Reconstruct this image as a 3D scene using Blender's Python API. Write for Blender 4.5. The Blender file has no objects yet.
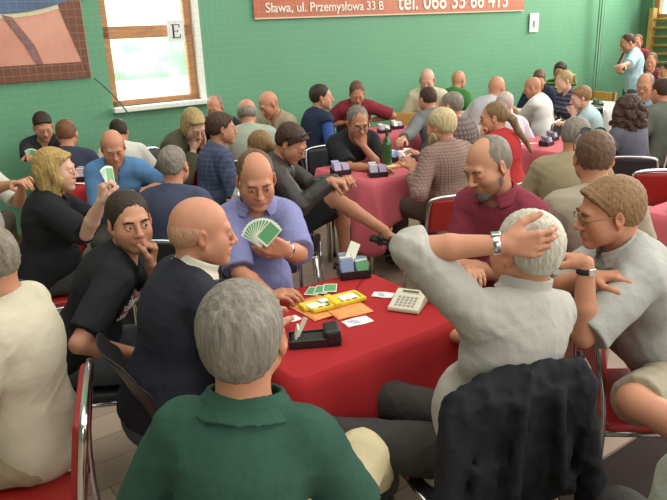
import bpy, bmesh, math, random
import numpy as np
COL = bpy.context.scene.collection
SC = bpy.context.scene
# ------------------------------------------------------------------ camera
from mathutils import Matrix
_p, _a = math.radians(18.5), math.radians(2.3)
_F = np.array([0, math.cos(_p), -math.sin(_p)]); _U = np.array([0, math.sin(_p), math.cos(_p)]); _R = np.array([1., 0, 0])
_R2, _U2 = _R*math.cos(_a)-_U*math.sin(_a), _R*math.sin(_a)+_U*math.cos(_a)
cd = bpy.data.cameras.new('camera'); cam = bpy.data.objects.new('camera', cd); COL.objects.link(cam); SC.camera = cam
cd.sensor_width = 36; cd.lens = 36*670/667; cd.clip_start = .05
cam.matrix_world = Matrix([[_R2[0], _U2[0], -_F[0], 0], [_R2[1], _U2[1], -_F[1], 0], [_R2[2], _U2[2], -_F[2], 1.78], [0, 0, 0, 1]])
cd.dof.use_dof = False
# ------------------------------------------------------------------ world, lights, exposure
SC.view_settings.view_transform = 'Standard'; SC.view_settings.look = 'None'; SC.view_settings.gamma = 1; SC.view_settings.exposure = 0.15
try: SC.view_settings.use_curve_mapping = False
except Exception: pass
w = bpy.data.worlds.new('overcast_sky'); SC.world = w; w.use_nodes = True
w.node_tree.nodes['Background'].inputs[0].default_value = (.86, .93, 1, 1); w.node_tree.nodes['Background'].inputs[1].default_value = 9
AZ = math.radians(35); TV = np.array([math.cos(AZ), math.sin(AZ), 0]); NV = np.array([-math.sin(AZ), math.cos(AZ), 0])
def WP(s, n, h): return tuple(TV*s+NV*n+np.array([0, 0, h]))       # along the far wall, towards the far wall, height
def area(name, loc, target, sx, sy, energy, col):
    l = bpy.data.lights.new(name, 'AREA'); l.shape = 'RECTANGLE'; l.size = sx; l.size_y = sy; l.energy = energy; l.color = col
    o = bpy.data.objects.new(name, l); COL.objects.link(o); o.location = loc
    from mathutils import Vector
    o.rotation_euler = (Vector(target)-Vector(loc)).to_track_quat('-Z', 'Y').to_euler(); return o
area('daylight_right_windows', WP(10.2, 2.0, 3.4), WP(2, 1.5, .8), 9, 2.4, 620, (1, .97, .93))
area('daylight_front_windows', WP(2.5, -4.4, 3.6), WP(2.5, 4, .9), 11, 2.4, 260, (.95, .98, 1))
area('ceiling_lights', WP(3, 1.2, 5.6), WP(3, 1.2, 0), 12, 7, 420, (1, .98, .95))
# ------------------------------------------------------------------ signed distance fields -> meshes
V = lambda *a: np.array(a, dtype=float)
def nrm(v):
    v = np.asarray(v, float); n = np.linalg.norm(v); return v/n if n > 1e-9 else V(0, 0, 1)
def RX(a): c, s = math.cos(a), math.sin(a); return np.array([[1, 0, 0], [0, c, -s], [0, s, c]])
def RY(a): c, s = math.cos(a), math.sin(a); return np.array([[c, 0, s], [0, 1, 0], [-s, 0, c]])
def RZ(a): c, s = math.cos(a), math.sin(a); return np.array([[c, -s, 0], [s, c, 0], [0, 0, 1]])
D2R = math.pi/180
I3 = np.eye(3)

class Cap:      # tapered capsule; fl=(axis, factor) flattens it; flat=True cuts the far end square
    def __init__(s, a, b, ra, rb=None, fl=None, cut=False, cuta=False):
        s.a = np.asarray(a, float); s.b = np.asarray(b, float); s.ra = ra; s.rb = ra if rb is None else rb; s.fl = fl; s.cut = cut; s.cuta = cuta
        r = max(s.ra, s.rb); s.lo = np.minimum(s.a, s.b)-r; s.hi = np.maximum(s.a, s.b)+r
    def ev(s, X, Y, Z):
        d = s.b-s.a; L2 = float(d@d)+1e-12
        x, y, z = X-s.a[0], Y-s.a[1], Z-s.a[2]
        h0 = (x*d[0]+y*d[1]+z*d[2])/L2; h = np.clip(h0, 0, 1)
        x, y, z = x-h*d[0], y-h*d[1], z-h*d[2]
        if s.fl is not None:
            n, f = s.fl; t = (x*n[0]+y*n[1]+z*n[2])*(f-1); x, y, z = x+t*n[0], y+t*n[1], z+t*n[2]
        r = np.sqrt(x*x+y*y+z*z)-(s.ra+(s.rb-s.ra)*h)
        if s.cut: r = np.maximum(r, (h0-1)*math.sqrt(L2))
        if s.cuta: r = np.maximum(r, -h0*math.sqrt(L2))
        return r
class Ell:
    def __init__(s, c, r, R=I3):
        s.c = np.asarray(c, float); s.r = np.asarray(r, float); s.R = R
        e = np.sqrt(((R*s.r)**2).sum(1)); s.lo = s.c-e; s.hi = s.c+e
    def ev(s, X, Y, Z):
        x, y, z = X-s.c[0], Y-s.c[1], Z-s.c[2]; R = s.R
        q = [x*R[0, i]+y*R[1, i]+z*R[2, i] for i in range(3)]
        k0 = np.sqrt(sum((q[i]/s.r[i])**2 for i in range(3)))+1e-9
        k1 = np.sqrt(sum((q[i]/s.r[i]**2)**2 for i in range(3)))+1e-9
        return k0*(k0-1)/k1
class Box:      # rounded box
    def __init__(s, c, h, R=I3, r=.004):
        s.c = np.asarray(c, float); s.h = np.asarray(h, float)-r; s.R = R; s.r = r
        e = (np.abs(R)*np.asarray(h)).sum(1); s.lo = s.c-e; s.hi = s.c+e
    def ev(s, X, Y, Z):
        x, y, z = X-s.c[0], Y-s.c[1], Z-s.c[2]; R = s.R
        q = [np.abs(x*R[0, i]+y*R[1, i]+z*R[2, i])-s.h[i] for i in range(3)]
        m = np.maximum(np.maximum(q[0], q[1]), q[2])
        return np.sqrt(sum(np.maximum(a, 0)**2 for a in q))+np.minimum(m, 0)-s.r
class Plane:    # solid on the negative side of the plane
    def __init__(s, p, n): s.n = nrm(n); s.o = float(s.n@np.asarray(p, float)); s.lo = None
    def ev(s, X, Y, Z): return X*s.n[0]+Y*s.n[1]+Z*s.n[2]-s.o
class Fn:
    def __init__(s, f, c, r, R=I3): s.f = f; s.c = np.asarray(c, float); s.R = R; s.lo = s.c-r; s.hi = s.c+r
    def ev(s, X, Y, Z):
        x, y, z = X-s.c[0], Y-s.c[1], Z-s.c[2]; R = s.R
        return s.f(*[x*R[0, i]+y*R[1, i]+z*R[2, i] for i in range(3)])

def axis(lo, hi, hc, fine, hf):
    ivs = sorted((max(a, lo), min(b, hi)) for a, b in fine if b > lo and a < hi)
    m = []
    for a, b in ivs:
        if m and a <= m[-1][1]+hc: m[-1][1] = max(m[-1][1], b)
        else: m.append([a, b])
    out = [np.array([lo])]; p = lo
    def seg(a, b, h):
        n = max(1, int(math.ceil((b-a)/h))); return np.linspace(a, b, n+1)[1:]
    for a, b in m:
        if a > p+1e-6: out.append(seg(p, a, hc))
        out.append(seg(max(a, p), b, hf)); p = b
    if p < hi-1e-6: out.append(seg(p, hi, hc))
    return np.concatenate(out)

class Field:
    def __init__(s, lo, hi, h, fine=(), hf=None):
        hf = hf or h
        s.h = h
        s.ax = [axis(lo[i], hi[i], h, [(a[i], b[i]) for a, b in fine], hf) for i in range(3)]
        s.v = np.full([len(a) for a in s.ax], .2, np.float32)
    def blk(s, p, m):
        if p.lo is None: sl = tuple(slice(0, len(a)) for a in s.ax)
        else: sl = tuple(slice(int(np.searchsorted(a, p.lo[i]-m)), int(np.searchsorted(a, p.hi[i]+m))) for i, a in enumerate(s.ax))
        if any(q.stop <= q.start for q in sl): return None, None
        X = s.ax[0][sl[0]].astype(np.float32)[:, None, None]; Y = s.ax[1][sl[1]].astype(np.float32)[None, :, None]; Z = s.ax[2][sl[2]].astype(np.float32)[None, None, :]
        return sl, p.ev(X, Y, Z)
    def add(s, p, k=.01):
        sl, d = s.blk(p, k+2*s.h)
        if sl is None: return
        a = s.v[sl]; h = np.maximum(k-np.abs(a-d), 0)/k if k > 0 else 0
        s.v[sl] = np.minimum(a, d)-h*h*k*.25
    def sub(s, p, k=.004):
        sl, d = s.blk(p, k+2*s.h)
        if sl is None: return
        a = s.v[sl]; d = -d; h = np.maximum(k-np.abs(a-d), 0)/k
        s.v[sl] = np.maximum(a, d)+h*h*k*.25
    def cut(s, p, k=.004):     # keep only the negative side
        sl, d = s.blk(p, 0)
        a = s.v[sl]; h = np.maximum(k-np.abs(a-d), 0)/k
        s.v[sl] = np.maximum(a, d)+h*h*k*.25
    def disp(s, f):
        X = s.ax[0].astype(np.float32)[:, None, None]; Y = s.ax[1].astype(np.float32)[None, :, None]; Z = s.ax[2].astype(np.float32)[None, None, :]
        idx = np.nonzero(np.abs(s.v) < .05)
        x, y, z = s.ax[0][idx[0]], s.ax[1][idx[1]], s.ax[2][idx[2]]
        s.v[idx] += f(x, y, z).astype(np.float32)
    def mesh(s):
        v = s.v; v[0] = v[-1] = .1; v[:, 0] = v[:, -1] = .1; v[:, :, 0] = v[:, :, -1] = .1
        ins = v < 0
        n = np.array(v.shape)
        c = np.zeros(n-1, np.uint8)
        for i in (0, 1):
            for j in (0, 1):
                for k in (0, 1):
                    c += ins[i:n[0]-1+i, j:n[1]-1+j, k:n[2]-1+k]
        act = (c > 0) & (c < 8)
        ci = np.nonzero(act)
        if len(ci[0]) == 0: return np.zeros((0, 3)), np.zeros((0, 4), int)
        idx = np.full(act.shape, -1, np.int32); idx[ci] = np.arange(len(ci[0]))
        N = len(ci[0]); acc = np.zeros((N, 3)); cnt = np.zeros(N)
        cor = {}
        for i in (0, 1):
            for j in (0, 1):
                for k in (0, 1): cor[i, j, k] = v[ci[0]+i, ci[1]+j, ci[2]+k].astype(float)
        for a in range(3):
            o = [q for q in range(3) if q != a]
            for u in (0, 1):
                for w in (0, 1):
                    p0 = [0, 0, 0]; p0[o[0]] = u; p0[o[1]] = w; p1 = list(p0); p1[a] = 1
                    A, B = cor[tuple(p0)], cor[tuple(p1)]
                    m = (A < 0) != (B < 0)
                    t = np.where(m, A/np.where(m, A-B, 1), 0)
                    P = np.zeros((N, 3)); P[:, o[0]] = u; P[:, o[1]] = w; P[:, a] = t
                    acc += P*m[:, None]; cnt += m
        acc /= cnt[:, None]
        pos = np.stack([s.ax[i][ci[i]]+acc[:, i]*(s.ax[i][ci[i]+1]-s.ax[i][ci[i]]) for i in range(3)], 1)
        F = []
        for a in range(3):
            o = [(a+1) % 3, (a+2) % 3]
            sl0 = [slice(None)]*3; sl1 = [slice(None)]*3; sl0[a] = slice(0, -1); sl1[a] = slice(1, None)
            A, B = ins[tuple(sl0)], ins[tuple(sl1)]
            e = np.nonzero(A != B); e = [q for q in e]
            ok = (e[o[0]] > 0) & (e[o[1]] > 0) & (e[o[0]] < n[o[0]]-1) & (e[o[1]] < n[o[1]]-1)
            e = [q[ok] for q in e]; dirn = A[tuple(e)]
            def cell(du, dw):
                q = [x.copy() for x in e]; q[o[0]] = q[o[0]]+du; q[o[1]] = q[o[1]]+dw; return idx[tuple(q)]
            f = np.stack([cell(-1, -1), cell(0, -1), cell(0, 0), cell(-1, 0)], 1)
            f[~dirn] = f[~dirn][:, ::-1]
            F.append(f)
        return pos, np.concatenate(F)

def mesh_np(name, pos, F, mat, parent=None, smooth=True, col=None):
    me = bpy.data.meshes.new(name)
    me.vertices.add(len(pos)); me.vertices.foreach_set('co', np.asarray(pos, np.float32).ravel())
    k = F.shape[1]
    me.loops.add(F.size); me.loops.foreach_set('vertex_index', F.astype(np.int32).ravel())
    me.polygons.add(len(F)); me.polygons.foreach_set('loop_start', np.arange(0, F.size, k, dtype=np.int32))
    me.polygons.foreach_set('loop_total', np.full(len(F), k, np.int32))
    me.polygons.foreach_set('use_smooth', np.full(len(F), smooth))
    me.update(calc_edges=True)
    if col is not None:
        at_ = me.color_attributes.new('tint', 'FLOAT_COLOR', 'POINT')
        c4 = np.ones((len(pos), 4), np.float32); c4[:, :3] = col; at_.data.foreach_set('color', c4.ravel())
    if mat is not None: me.materials.append(mat)
    o = bpy.data.objects.new(name, me); COL.objects.link(o)
    if parent is not None: o.parent = parent
    return o

def sdf_obj(name, items, mat, parent, h, fine=(), hf=None, disp=None, colf=None, post=None):
    """items: (op, prim, k)"""
    bb = [p for op, p, k in items if op == 'add' and p.lo is not None]
    m = .02+h
    lo = np.min([p.lo for p in bb], 0)-m; hi = np.max([p.hi for p in bb], 0)+m
    f = Field(lo, hi, h, fine, hf)
    for op, p, k in items: getattr(f, op)(p, k)
    if disp: f.disp(disp)
    pos, F = f.mesh()
    return mesh_np(name, pos, F, mat, parent, True, None if colf is None else colf(pos))

def waves(seed, wl, amp, n=5, aniso=(1, 1, 1), ridge=False, warp=1.4):
    r = random.Random(seed); T = []
    for i in range(n):
        d = nrm([r.gauss(0, 1)*aniso[0], r.gauss(0, 1)*aniso[1], r.gauss(0, 1)*aniso[2]]); w = wl*r.uniform(.6, 1.6)
        T.append((d*2*math.pi/w, r.uniform(0, 6.28), nrm([r.gauss(0, 1) for _ in range(3)])*2*math.pi/(w*2.3)))
    def f(x, y, z):
        s = 0
        for k, ph, k2 in T:
            v = np.sin(k[0]*x+k[1]*y+k[2]*z+ph+warp*np.sin(k2[0]*x+k2[1]*y+k2[2]*z))
            s = s+(v if not ridge else .7-1.9*np.maximum(v, 0)**3)
        return amp*s/n*1.6
    return f

# ------------------------------------------------------------------ plain mesh helpers
class MB:
    def __init__(s): s.v = []; s.f = []
    def quad_grid(s, rows):
        b = len(s.v); m = len(rows[0])
        for r in rows: s.v += [tuple(p) for p in r]
        for i in range(len(rows)-1):
            for j in range(m-1): s.f.append((b+i*m+j, b+i*m+j+1, b+(i+1)*m+j+1, b+(i+1)*m+j))
    def box(s, c, h, R=I3):
        b = len(s.v); c = np.asarray(c, float); h = np.asarray(h, float)
        for k in range(8):
            q = V((1 if k & 1 else -1), (1 if k & 2 else -1), (1 if k & 4 else -1))*h; s.v.append(tuple(c+R@q))
        for f in ((0, 2, 3, 1), (4, 5, 7, 6), (0, 1, 5, 4), (2, 6, 7, 3), (0, 4, 6, 2), (1, 3, 7, 5)): s.f.append(tuple(b+i for i in f))
        return s
    def tube(s, pts, r, n=10, smooth=0, closed=False):
        P = [np.asarray(p, float) for p in pts]
        for _ in range(smooth):     # corner cutting
            Q = [] if closed else [P[0]]
            m = len(P)
            for i in range(m if closed else m-1):
                a, b2 = P[i], P[(i+1) % m]; Q += [a*.75+b2*.25, a*.25+b2*.75]
            if not closed: Q.append(P[-1])
            P = Q
        b = len(s.v); m = len(P); N = None; up = None
        for i in range(m):
            t = nrm(P[(i+1) % m]-P[i-1]) if closed or 0 < i < m-1 else nrm(P[min(i+1, m-1)]-P[max(i-1, 0)])
            if up is None: up = nrm(np.cross(t, V(0, 0, 1) if abs(t[2]) < .9 else V(1, 0, 0)))
            up = nrm(up-t*(up@t)); w = np.cross(t, up)
            rr = r[i*len(r)//m] if isinstance(r, (list, tuple)) else r
            for j in range(n): a = 2*math.pi*j/n; s.v.append(tuple(P[i]+rr*(math.cos(a)*up+math.sin(a)*w)))
        for i in range(m if closed else m-1):
            for j in range(n):
                i2 = (i+1) % m; s.f.append((b+i*n+j, b+i*n+(j+1) % n, b+i2*n+(j+1) % n, b+i2*n+j))
        if not closed:
            s.f.append(tuple(b+j for j in range(n))[::-1]); s.f.append(tuple(b+(m-1)*n+j for j in range(n)))
        return s
    def lathe(s, prof, n=20, c=(0, 0, 0)):
        b = len(s.v)
        for r, z in prof:
            for j in range(n): a = 2*math.pi*j/n; s.v.append((c[0]+r*math.cos(a), c[1]+r*math.sin(a), c[2]+z))
        for i in range(len(prof)-1):
            for j in range(n): s.f.append((b+i*n+j, b+i*n+(j+1) % n, b+(i+1)*n+(j+1) % n, b+(i+1)*n+j))
        return s
    def prism(s, poly, z0, z1):
        b = len(s.v); n = len(poly)
        for z in (z0, z1): s.v += [(x, y, z) for x, y in poly]
        s.f.append(tuple(range(b+n-1, b-1, -1))); s.f.append(tuple(range(b+n, b+2*n)))
        for i in range(n): j = (i+1) % n; s.f.append((b+i, b+j, b+n+j, b+n+i))
        return s
    def build(s, name, mat, parent=None, bevel=0, smooth=False, loc=None, rz=None, solid=0, sub=0):
        me = bpy.data.meshes.new(name); me.from_pydata(s.v, [], s.f); me.update()
        if mat is not None: me.materials.append(mat)
        if smooth: me.polygons.foreach_set('use_smooth', [True]*len(me.polygons))
        o = bpy.data.objects.new(name, me); COL.objects.link(o)
        if parent is not None: o.parent = parent
        if loc is not None: o.location = loc
        if rz is not None: o.rotation_euler = (0, 0, rz)
        if solid: m = o.modifiers.new('s', 'SOLIDIFY'); m.thickness = solid; m.offset = 0
        if sub: m = o.modifiers.new('u', 'SUBSURF'); m.levels = m.render_levels = sub
        if bevel: m = o.modifiers.new('b', 'BEVEL'); m.width = bevel; m.segments = 2; m.limit_method = 'ANGLE'
        return o
def empty(name, loc, rz=0.0):
    o = bpy.data.objects.new(name, None); COL.objects.link(o); o.location = loc; o.rotation_euler = (0, 0, rz); o.empty_display_size = .1; return o
def tag(o, label=None, cat=None, group=None, kind=None):
    for k, v in (('label', label), ('category', cat), ('group', group), ('kind', kind)):
        if v: o[k] = v
    return o
def copy_tree(o, parent=None):
    kids = [c for c in KIDS.get(o.name, [])] if o.name in KIDS else [c for c in bpy.data.objects if c.parent == o]
    KIDS[o.name] = kids
    c = o.copy(); COL.objects.link(c); c.parent = parent
    for ch in kids: copy_tree(ch, c)
    return c
KIDS = {}

# ------------------------------------------------------------------ materials
def lin(c):
    if isinstance(c, str): c = [int(c[i:i+2], 16)/255 for i in (0, 2, 4)]
    return tuple((x/12.92 if x <= .04045 else ((x+.055)/1.055)**2.4) for x in c)
MATS = {}
def mat(name, color, rough=.6, metal=0., noise=None, nscale=8., bump=0., bscale=200., stretch=None, coat=0., emit=None, alpha=None, spec=None, attr=False, var=.0, sheen=0.):
    if name in MATS: return MATS[name]
    m = bpy.data.materials.new(name); m.use_nodes = True; nt = m.node_tree; P = nt.nodes['Principled BSDF']
    c = lin(color); P.inputs['Base Color'].default_value = (*c, 1); P.inputs['Roughness'].default_value = rough; P.inputs['Metallic'].default_value = metal
    if spec is not None: P.inputs['Specular IOR Level'].default_value = spec
    if sheen: P.inputs['Sheen Weight'].default_value = sheen
    if coat: P.inputs['Coat Weight'].default_value = coat
    tc = nt.nodes.new('ShaderNodeTexCoord'); src = tc.outputs['Object']
    if stretch:
        mp = nt.nodes.new('ShaderNodeMapping'); mp.inputs['Scale'].default_value = stretch; nt.links.new(src, mp.inputs[0]); src = mp.outputs[0]
    if noise or var or attr:
        n = nt.nodes.new('ShaderNodeTexNoise'); n.inputs['Scale'].default_value = nscale; n.inputs['Detail'].default_value = 5; nt.links.new(src, n.inputs['Vector'])
        mx = nt.nodes.new('ShaderNodeMix'); mx.data_type = 'RGBA'
        rp = nt.nodes.new('ShaderNodeValToRGB'); rp.color_ramp.elements[0].position = .3; rp.color_ramp.elements[1].position = .7
        nt.links.new(n.outputs['Fac'], rp.inputs[0]); nt.links.new(rp.outputs[0], mx.inputs[0])
        if noise: c2 = lin(noise)
        else: c2 = tuple(x*(1-var) for x in c)
        mx.inputs[6].default_value = (*c, 1); mx.inputs[7].default_value = (*c2, 1)
        out = mx.outputs[2]
        if attr:
            a = nt.nodes.new('ShaderNodeVertexColor'); a.layer_name = 'tint'
            m2 = nt.nodes.new('ShaderNodeMix'); m2.data_type = 'RGBA'; m2.blend_type = 'MULTIPLY'; m2.inputs[0].default_value = 1
            nt.links.new(out, m2.inputs[6]); nt.links.new(a.outputs[0], m2.inputs[7]); out = m2.outputs[2]
        nt.links.new(out, P.inputs['Base Color'])
    if bump:
        n = nt.nodes.new('ShaderNodeTexNoise'); n.inputs['Scale'].default_value = bscale; n.inputs['Detail'].default_value = 4; nt.links.new(src, n.inputs['Vector'])
        b = nt.nodes.new('ShaderNodeBump'); b.inputs['Strength'].default_value = bump; b.inputs['Distance'].default_value = .01; nt.links.new(n.outputs['Fac'], b.inputs['Height']); nt.links.new(b.outputs[0], P.inputs['Normal'])
    if emit: P.inputs['Emission Color'].default_value = (*lin(emit[0]), 1); P.inputs['Emission Strength'].default_value = emit[1]
    if alpha is not None: P.inputs['Alpha'].default_value = alpha
    MATS[name] = m; return m
def fabric(name, color, pattern=None, **kw):
    """plain, striped or checked woven cloth in the garment's own coordinates"""
    if name in MATS: return MATS[name]
    c = lin(color); L = .21*c[0]+.72*c[1]+.07*c[2]; c = [(x*.84+L*.16)+.007 for x in c]; color = [12.92*x if x < .0031308 else 1.055*x**(1/2.4)-.055 for x in c]  # mutes the dye and lifts its blacks, putting haze into the colour
    m = mat(name, color, rough=.88, var=.10, nscale=14, bump=.25, bscale=60, spec=.2, **kw)
    if pattern:
        kind, col2, sc = pattern[:3]; nt = m.node_tree; P = nt.nodes['Principled BSDF']; src = P.inputs['Base Color'].links[0].from_socket
        tc = nt.nodes.new('ShaderNodeTexCoord')
        def wave(direction, scale, thr):
            w = nt.nodes.new('ShaderNodeTexWave'); w.bands_direction = direction; w.inputs['Scale'].default_value = scale; w.inputs['Distortion'].default_value = .4
            nt.links.new(tc.outputs['Object'], w.inputs[0]); r = nt.nodes.new('ShaderNodeValToRGB'); r.color_ramp.elements[0].position = thr; r.color_ramp.elements[1].position = min(1, thr+.12)
            nt.links.new(w.outputs['Fac'], r.inputs[0]); return r.outputs[0]
        outs = [wave('Z', sc, .6)] if kind == 'stripe' else [wave('X', sc, .6)] if kind == 'vstripe' else [wave('Z', sc, .65), wave('X', sc, .65)]
        for o_ in outs:
            mx = nt.nodes.new('ShaderNodeMix'); mx.data_type = 'RGBA'; mu = nt.nodes.new('ShaderNodeMath'); mu.operation = 'MULTIPLY'; mu.inputs[1].default_value = pattern[3] if len(pattern) > 3 else .8
            nt.links.new(o_, mu.inputs[0]); nt.links.new(mu.outputs[0], mx.inputs[0]); nt.links.new(src, mx.inputs[6]); mx.inputs[7].default_value = (*lin(col2), 1); src = mx.outputs[2]
        nt.links.new(src, P.inputs['Base Color'])
    return m
# ------------------------------------------------------------------ shared materials
M = {}
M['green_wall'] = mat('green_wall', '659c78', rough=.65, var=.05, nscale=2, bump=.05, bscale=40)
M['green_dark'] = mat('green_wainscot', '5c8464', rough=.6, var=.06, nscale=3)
M['white_wall'] = mat('white_wall', 'cfd2c6', rough=.8)
M['chrome'] = mat('chrome', 'c8c8cc', rough=.18, metal=1)
M['red_vinyl'] = mat('red_vinyl', '9c1f1c', rough=.45, var=.08)
M['black_vinyl'] = mat('black_vinyl', '1c1c20', rough=.5)
M['black_plastic'] = mat('black_plastic', '222024', rough=.38)
M['black_leather'] = mat('black_leather', '201d1c', rough=.45, bump=.2, bscale=60)
M['leather_jacket'] = mat('leather_jacket', '332b29', rough=.5, bump=.35, bscale=22, var=.2)
M['eye_white'] = mat('eye_white', 'd8d0c8', rough=.3); M['iris'] = mat('iris', '33291f', rough=.2)
M['gold_frame'] = mat('gold_frame', '8c7850', rough=.3, metal=1); M['dark_frame'] = mat('dark_frame', '2a2422', rough=.4); M['black_rubber'] = mat('black_rubber', '18181a', rough=.6)
M['clear_lens'] = mat('clear_lens', 'ffffff', rough=.02, alpha=.10)
M['table_wood'] = mat('table_wood', '8a6238', rough=.5, noise='6e4a28', nscale=6, stretch=(1, 12, 12))
M['orange_wood'] = mat('orange_wood', 'c4885c', rough=.5, noise='a86c44', nscale=8, stretch=(1, 1, 8))
M['pale_wood'] = mat('pale_wood', 'cda45c', rough=.5, noise='b88c48', nscale=6, stretch=(4, 4, 1))
M['paint_white'] = mat('paint_white', 'e4e2d8', rough=.5)
M['paper'] = mat('paper', 'e6e4e2', rough=.8); M['orange_paper'] = mat('orange_paper', 'e08a48', rough=.8, noise='e8a468', nscale=25)
M['yellow'] = mat('yellow_plastic', 'e2cc30', rough=.4); M['dark_green'] = mat('card_green', '5fa06c', rough=.5); M['card'] = mat('card_white', 'e8ecd8', rough=.5)
M['beige_plastic'] = mat('beige_plastic', 'cfc6b2', rough=.45); M['key_grey'] = mat('key_grey', 'a39c92', rough=.5); M['lcd'] = mat('lcd', '556048', rough=.2)
M['blue_card'] = mat('blue_card', '7f8fb8', rough=.5); M['lilac_card'] = mat('lilac_card', 'b0a0b8', rough=.5); M['red_card'] = mat('red_card', 'b0343a', rough=.5)
M['shade_black'] = mat('shade_black', '16161a', rough=.15); M['ink_grey'] = mat('ink_grey', '6a6c76', rough=.8); M['ink'] = mat('ink', '2c2c34', rough=.8); M['cord'] = mat('net_cord', '86ac92', rough=.8); M['cord_dark'] = mat('dark_cord', '44695a', rough=.8)
M['foliage'] = mat('foliage', '7fae7c', rough=.8, noise='a9cf9a', nscale=3, bump=.8, bscale=9); M['asphalt'] = mat('asphalt', 'b5b5b0', rough=.9); M['car_paint'] = mat('car_paint', 'eef0f0', rough=.3, coat=.5); M['dark_glass'] = mat('dark_glass', '8fa8b0', rough=.1)
M['bottle_green'] = mat('bottle_green', '2f5a30', rough=.1, coat=.5); M['bottle_blue'] = mat('bottle_blue', '9fc3dc', rough=.1, alpha=.7)
M['panel_brown'] = mat('panel_brown', '32241e', rough=.8, var=.15, nscale=12)
M['jacket_black'] = fabric('jacket_black', '1b1c22')
def hairmat(n, c, c2): return mat('hair_'+n, c, rough=.6, noise=c2, nscale=55, stretch=(1, 1, .22), bump=.5, bscale=160, spec=.3)
HM = {k: hairmat(k, *v) for k, v in dict(grey=('8d857a', '6a6158'), white=('cfc8ba', 'b3aa9a'), creamwhite=('c9b68e', 'b09c76'), pinkwhite=('cdb8b0', 'b8a098'), greybrown=('6e6252', '8a8074'), greydark=('5f5650', '7d746c'), dark=('2b211b', '3a2c22'), darkbrown=('3a281f', '4b3428'),
      brown=('5a4232', '6e5440'), auburn=('7a5034', '64402c'), sandy=('7d5f42', '957250'), blonde=('b89a60', '9a7c48'), ashblonde=('ad9668', '937c52'), lightbrown=('8f6f4a', '765839'), longbrown=('6a5138', '8a7050'), shaved=('b98a6e', 'a87a60')).items()}
fabric('cream_collar', 'd8cfb6')
def redcloth(n, c): return mat(n, c, rough=.8, var=.06, nscale=5, bump=.1, bscale=25, spec=.2)
M['cloth_red'] = redcloth('cloth_red', 'a8262a'); M['cloth_pink'] = redcloth('cloth_pink', 'c4606a'); M['cloth_white'] = redcloth('cloth_white', 'c9c6bd')

# ------------------------------------------------------------------ the hall
def setting(o): o['kind'] = 'structure'; return o
def wbox(mb, s0, s1, n0, n1, h0, h1): mb.box(np.array(WP((s0+s1)/2, (n0+n1)/2, (h0+h1)/2)), (abs(s1-s0)/2, abs(n1-n0)/2, abs(h1-h0)/2), RZ(AZ)); return mb
S0, S1, N0, N1, HT = -7.0, 10.7, -5.0, 6.4, 6.0
m = bpy.data.materials.new('floor_planks'); m.use_nodes = True; nt = m.node_tree; P_ = nt.nodes['Principled BSDF']; P_.inputs['Roughness'].default_value = .5
tc = nt.nodes.new('ShaderNodeTexCoord'); mp = nt.nodes.new('ShaderNodeMapping'); mp.inputs['Rotation'].default_value = (0, 0, -AZ); nt.links.new(tc.outputs['Object'], mp.inputs[0])
bk = nt.nodes.new('ShaderNodeTexBrick'); bk.inputs['Scale'].default_value = 1; bk.inputs['Brick Width'].default_value = 1.1; bk.inputs['Row Height'].default_value = .19; bk.inputs['Mortar Size'].default_value = .003
bk.inputs['Color1'].default_value = (*lin('bba391'), 1); bk.inputs['Color2'].default_value = (*lin('a8907f'), 1); bk.inputs['Mortar'].default_value = (*lin('7c6a5e'), 1); nt.links.new(mp.outputs[0], bk.inputs[0])
no = nt.nodes.new('ShaderNodeTexNoise'); no.inputs['Scale'].default_value = 3; no.inputs['Detail'].default_value = 6; nt.links.new(tc.outputs['Object'], no.inputs[0])
mx = nt.nodes.new('ShaderNodeMix'); mx.data_type = 'RGBA'; mx.blend_type = 'OVERLAY'; mx.inputs[0].default_value = .35; nt.links.new(bk.outputs[0], mx.inputs[6]); nt.links.new(no.outputs[0], mx.inputs[7]); nt.links.new(mx.outputs[2], P_.inputs['Base Color'])
M['floor'] = m
setting(wbox(MB(), S0, S1, N0, N1, -.1, 0).build('floor', M['floor']))
setting(wbox(MB(), S0, S1, N0, N1, HT, HT+.1).build('ceiling', M['white_wall']))
b = MB(); W0, W1, WH0, WH1 = 2.03, 2.99, 1.13, 2.66
wbox(b, S0, W0, N1, N1+.3, 0, HT); wbox(b, W1, S1+.3, N1, N1+.3, 0, HT); wbox(b, W0, W1, N1, N1+.3, 0, WH0); wbox(b, W0, W1, N1, N1+.3, WH1, HT)
setting(b.build('wall_back', M['green_wall']))
RW = dict(n0=4.4, n1=6.2, h0=1.68, h1=2.9)
b = MB(); wbox(b, S1, S1+.3, N0, RW['n0'], 0, HT); wbox(b, S1, S1+.3, RW['n1'], N1, 0, HT); wbox(b, S1, S1+.3, RW['n0'], RW['n1'], 0, RW['h0']); wbox(b, S1, S1+.3, RW['n0'], RW['n1'], RW['h1'], HT)
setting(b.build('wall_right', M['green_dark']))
setting(wbox(MB(), S0-.3, S0, N0, N1, 0, HT).build('wall_left', M['green_wall']))
setting(wbox(MB(), S0, S1, N0-.3, N0, 0, HT).build('wall_front', M['white_wall']))
def frame_bars(s0, s1, h0, h1, bar, n0, n1, trans=None):
    q = MB(); wbox(q, s0, s0+bar, n0, n1, h0, h1); wbox(q, s1-bar, s1, n0, n1, h0, h1); wbox(q, s0, s1, n0, n1, h0, h0+bar*.7); wbox(q, s0, s1, n0, n1, h1-bar, h1)
    if trans: wbox(q, s0, s1, n0, n1, trans[0], trans[1])
    return q
win = setting(frame_bars(W0, W1-.06, WH0, WH1, .075, N1+.06, N1+.12, (1.74, 1.85)).build('window_1', M['orange_wood'], bevel=.004))
g_ = MB(); wbox(g_, W0+.05, W1-.1, N1+.085, N1+.09, WH0+.03, WH1-.05); M['pane'] = mat('window_glass', 'ffffff', rough=0, alpha=.06); g_.build('pane', M['pane'], win)
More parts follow.
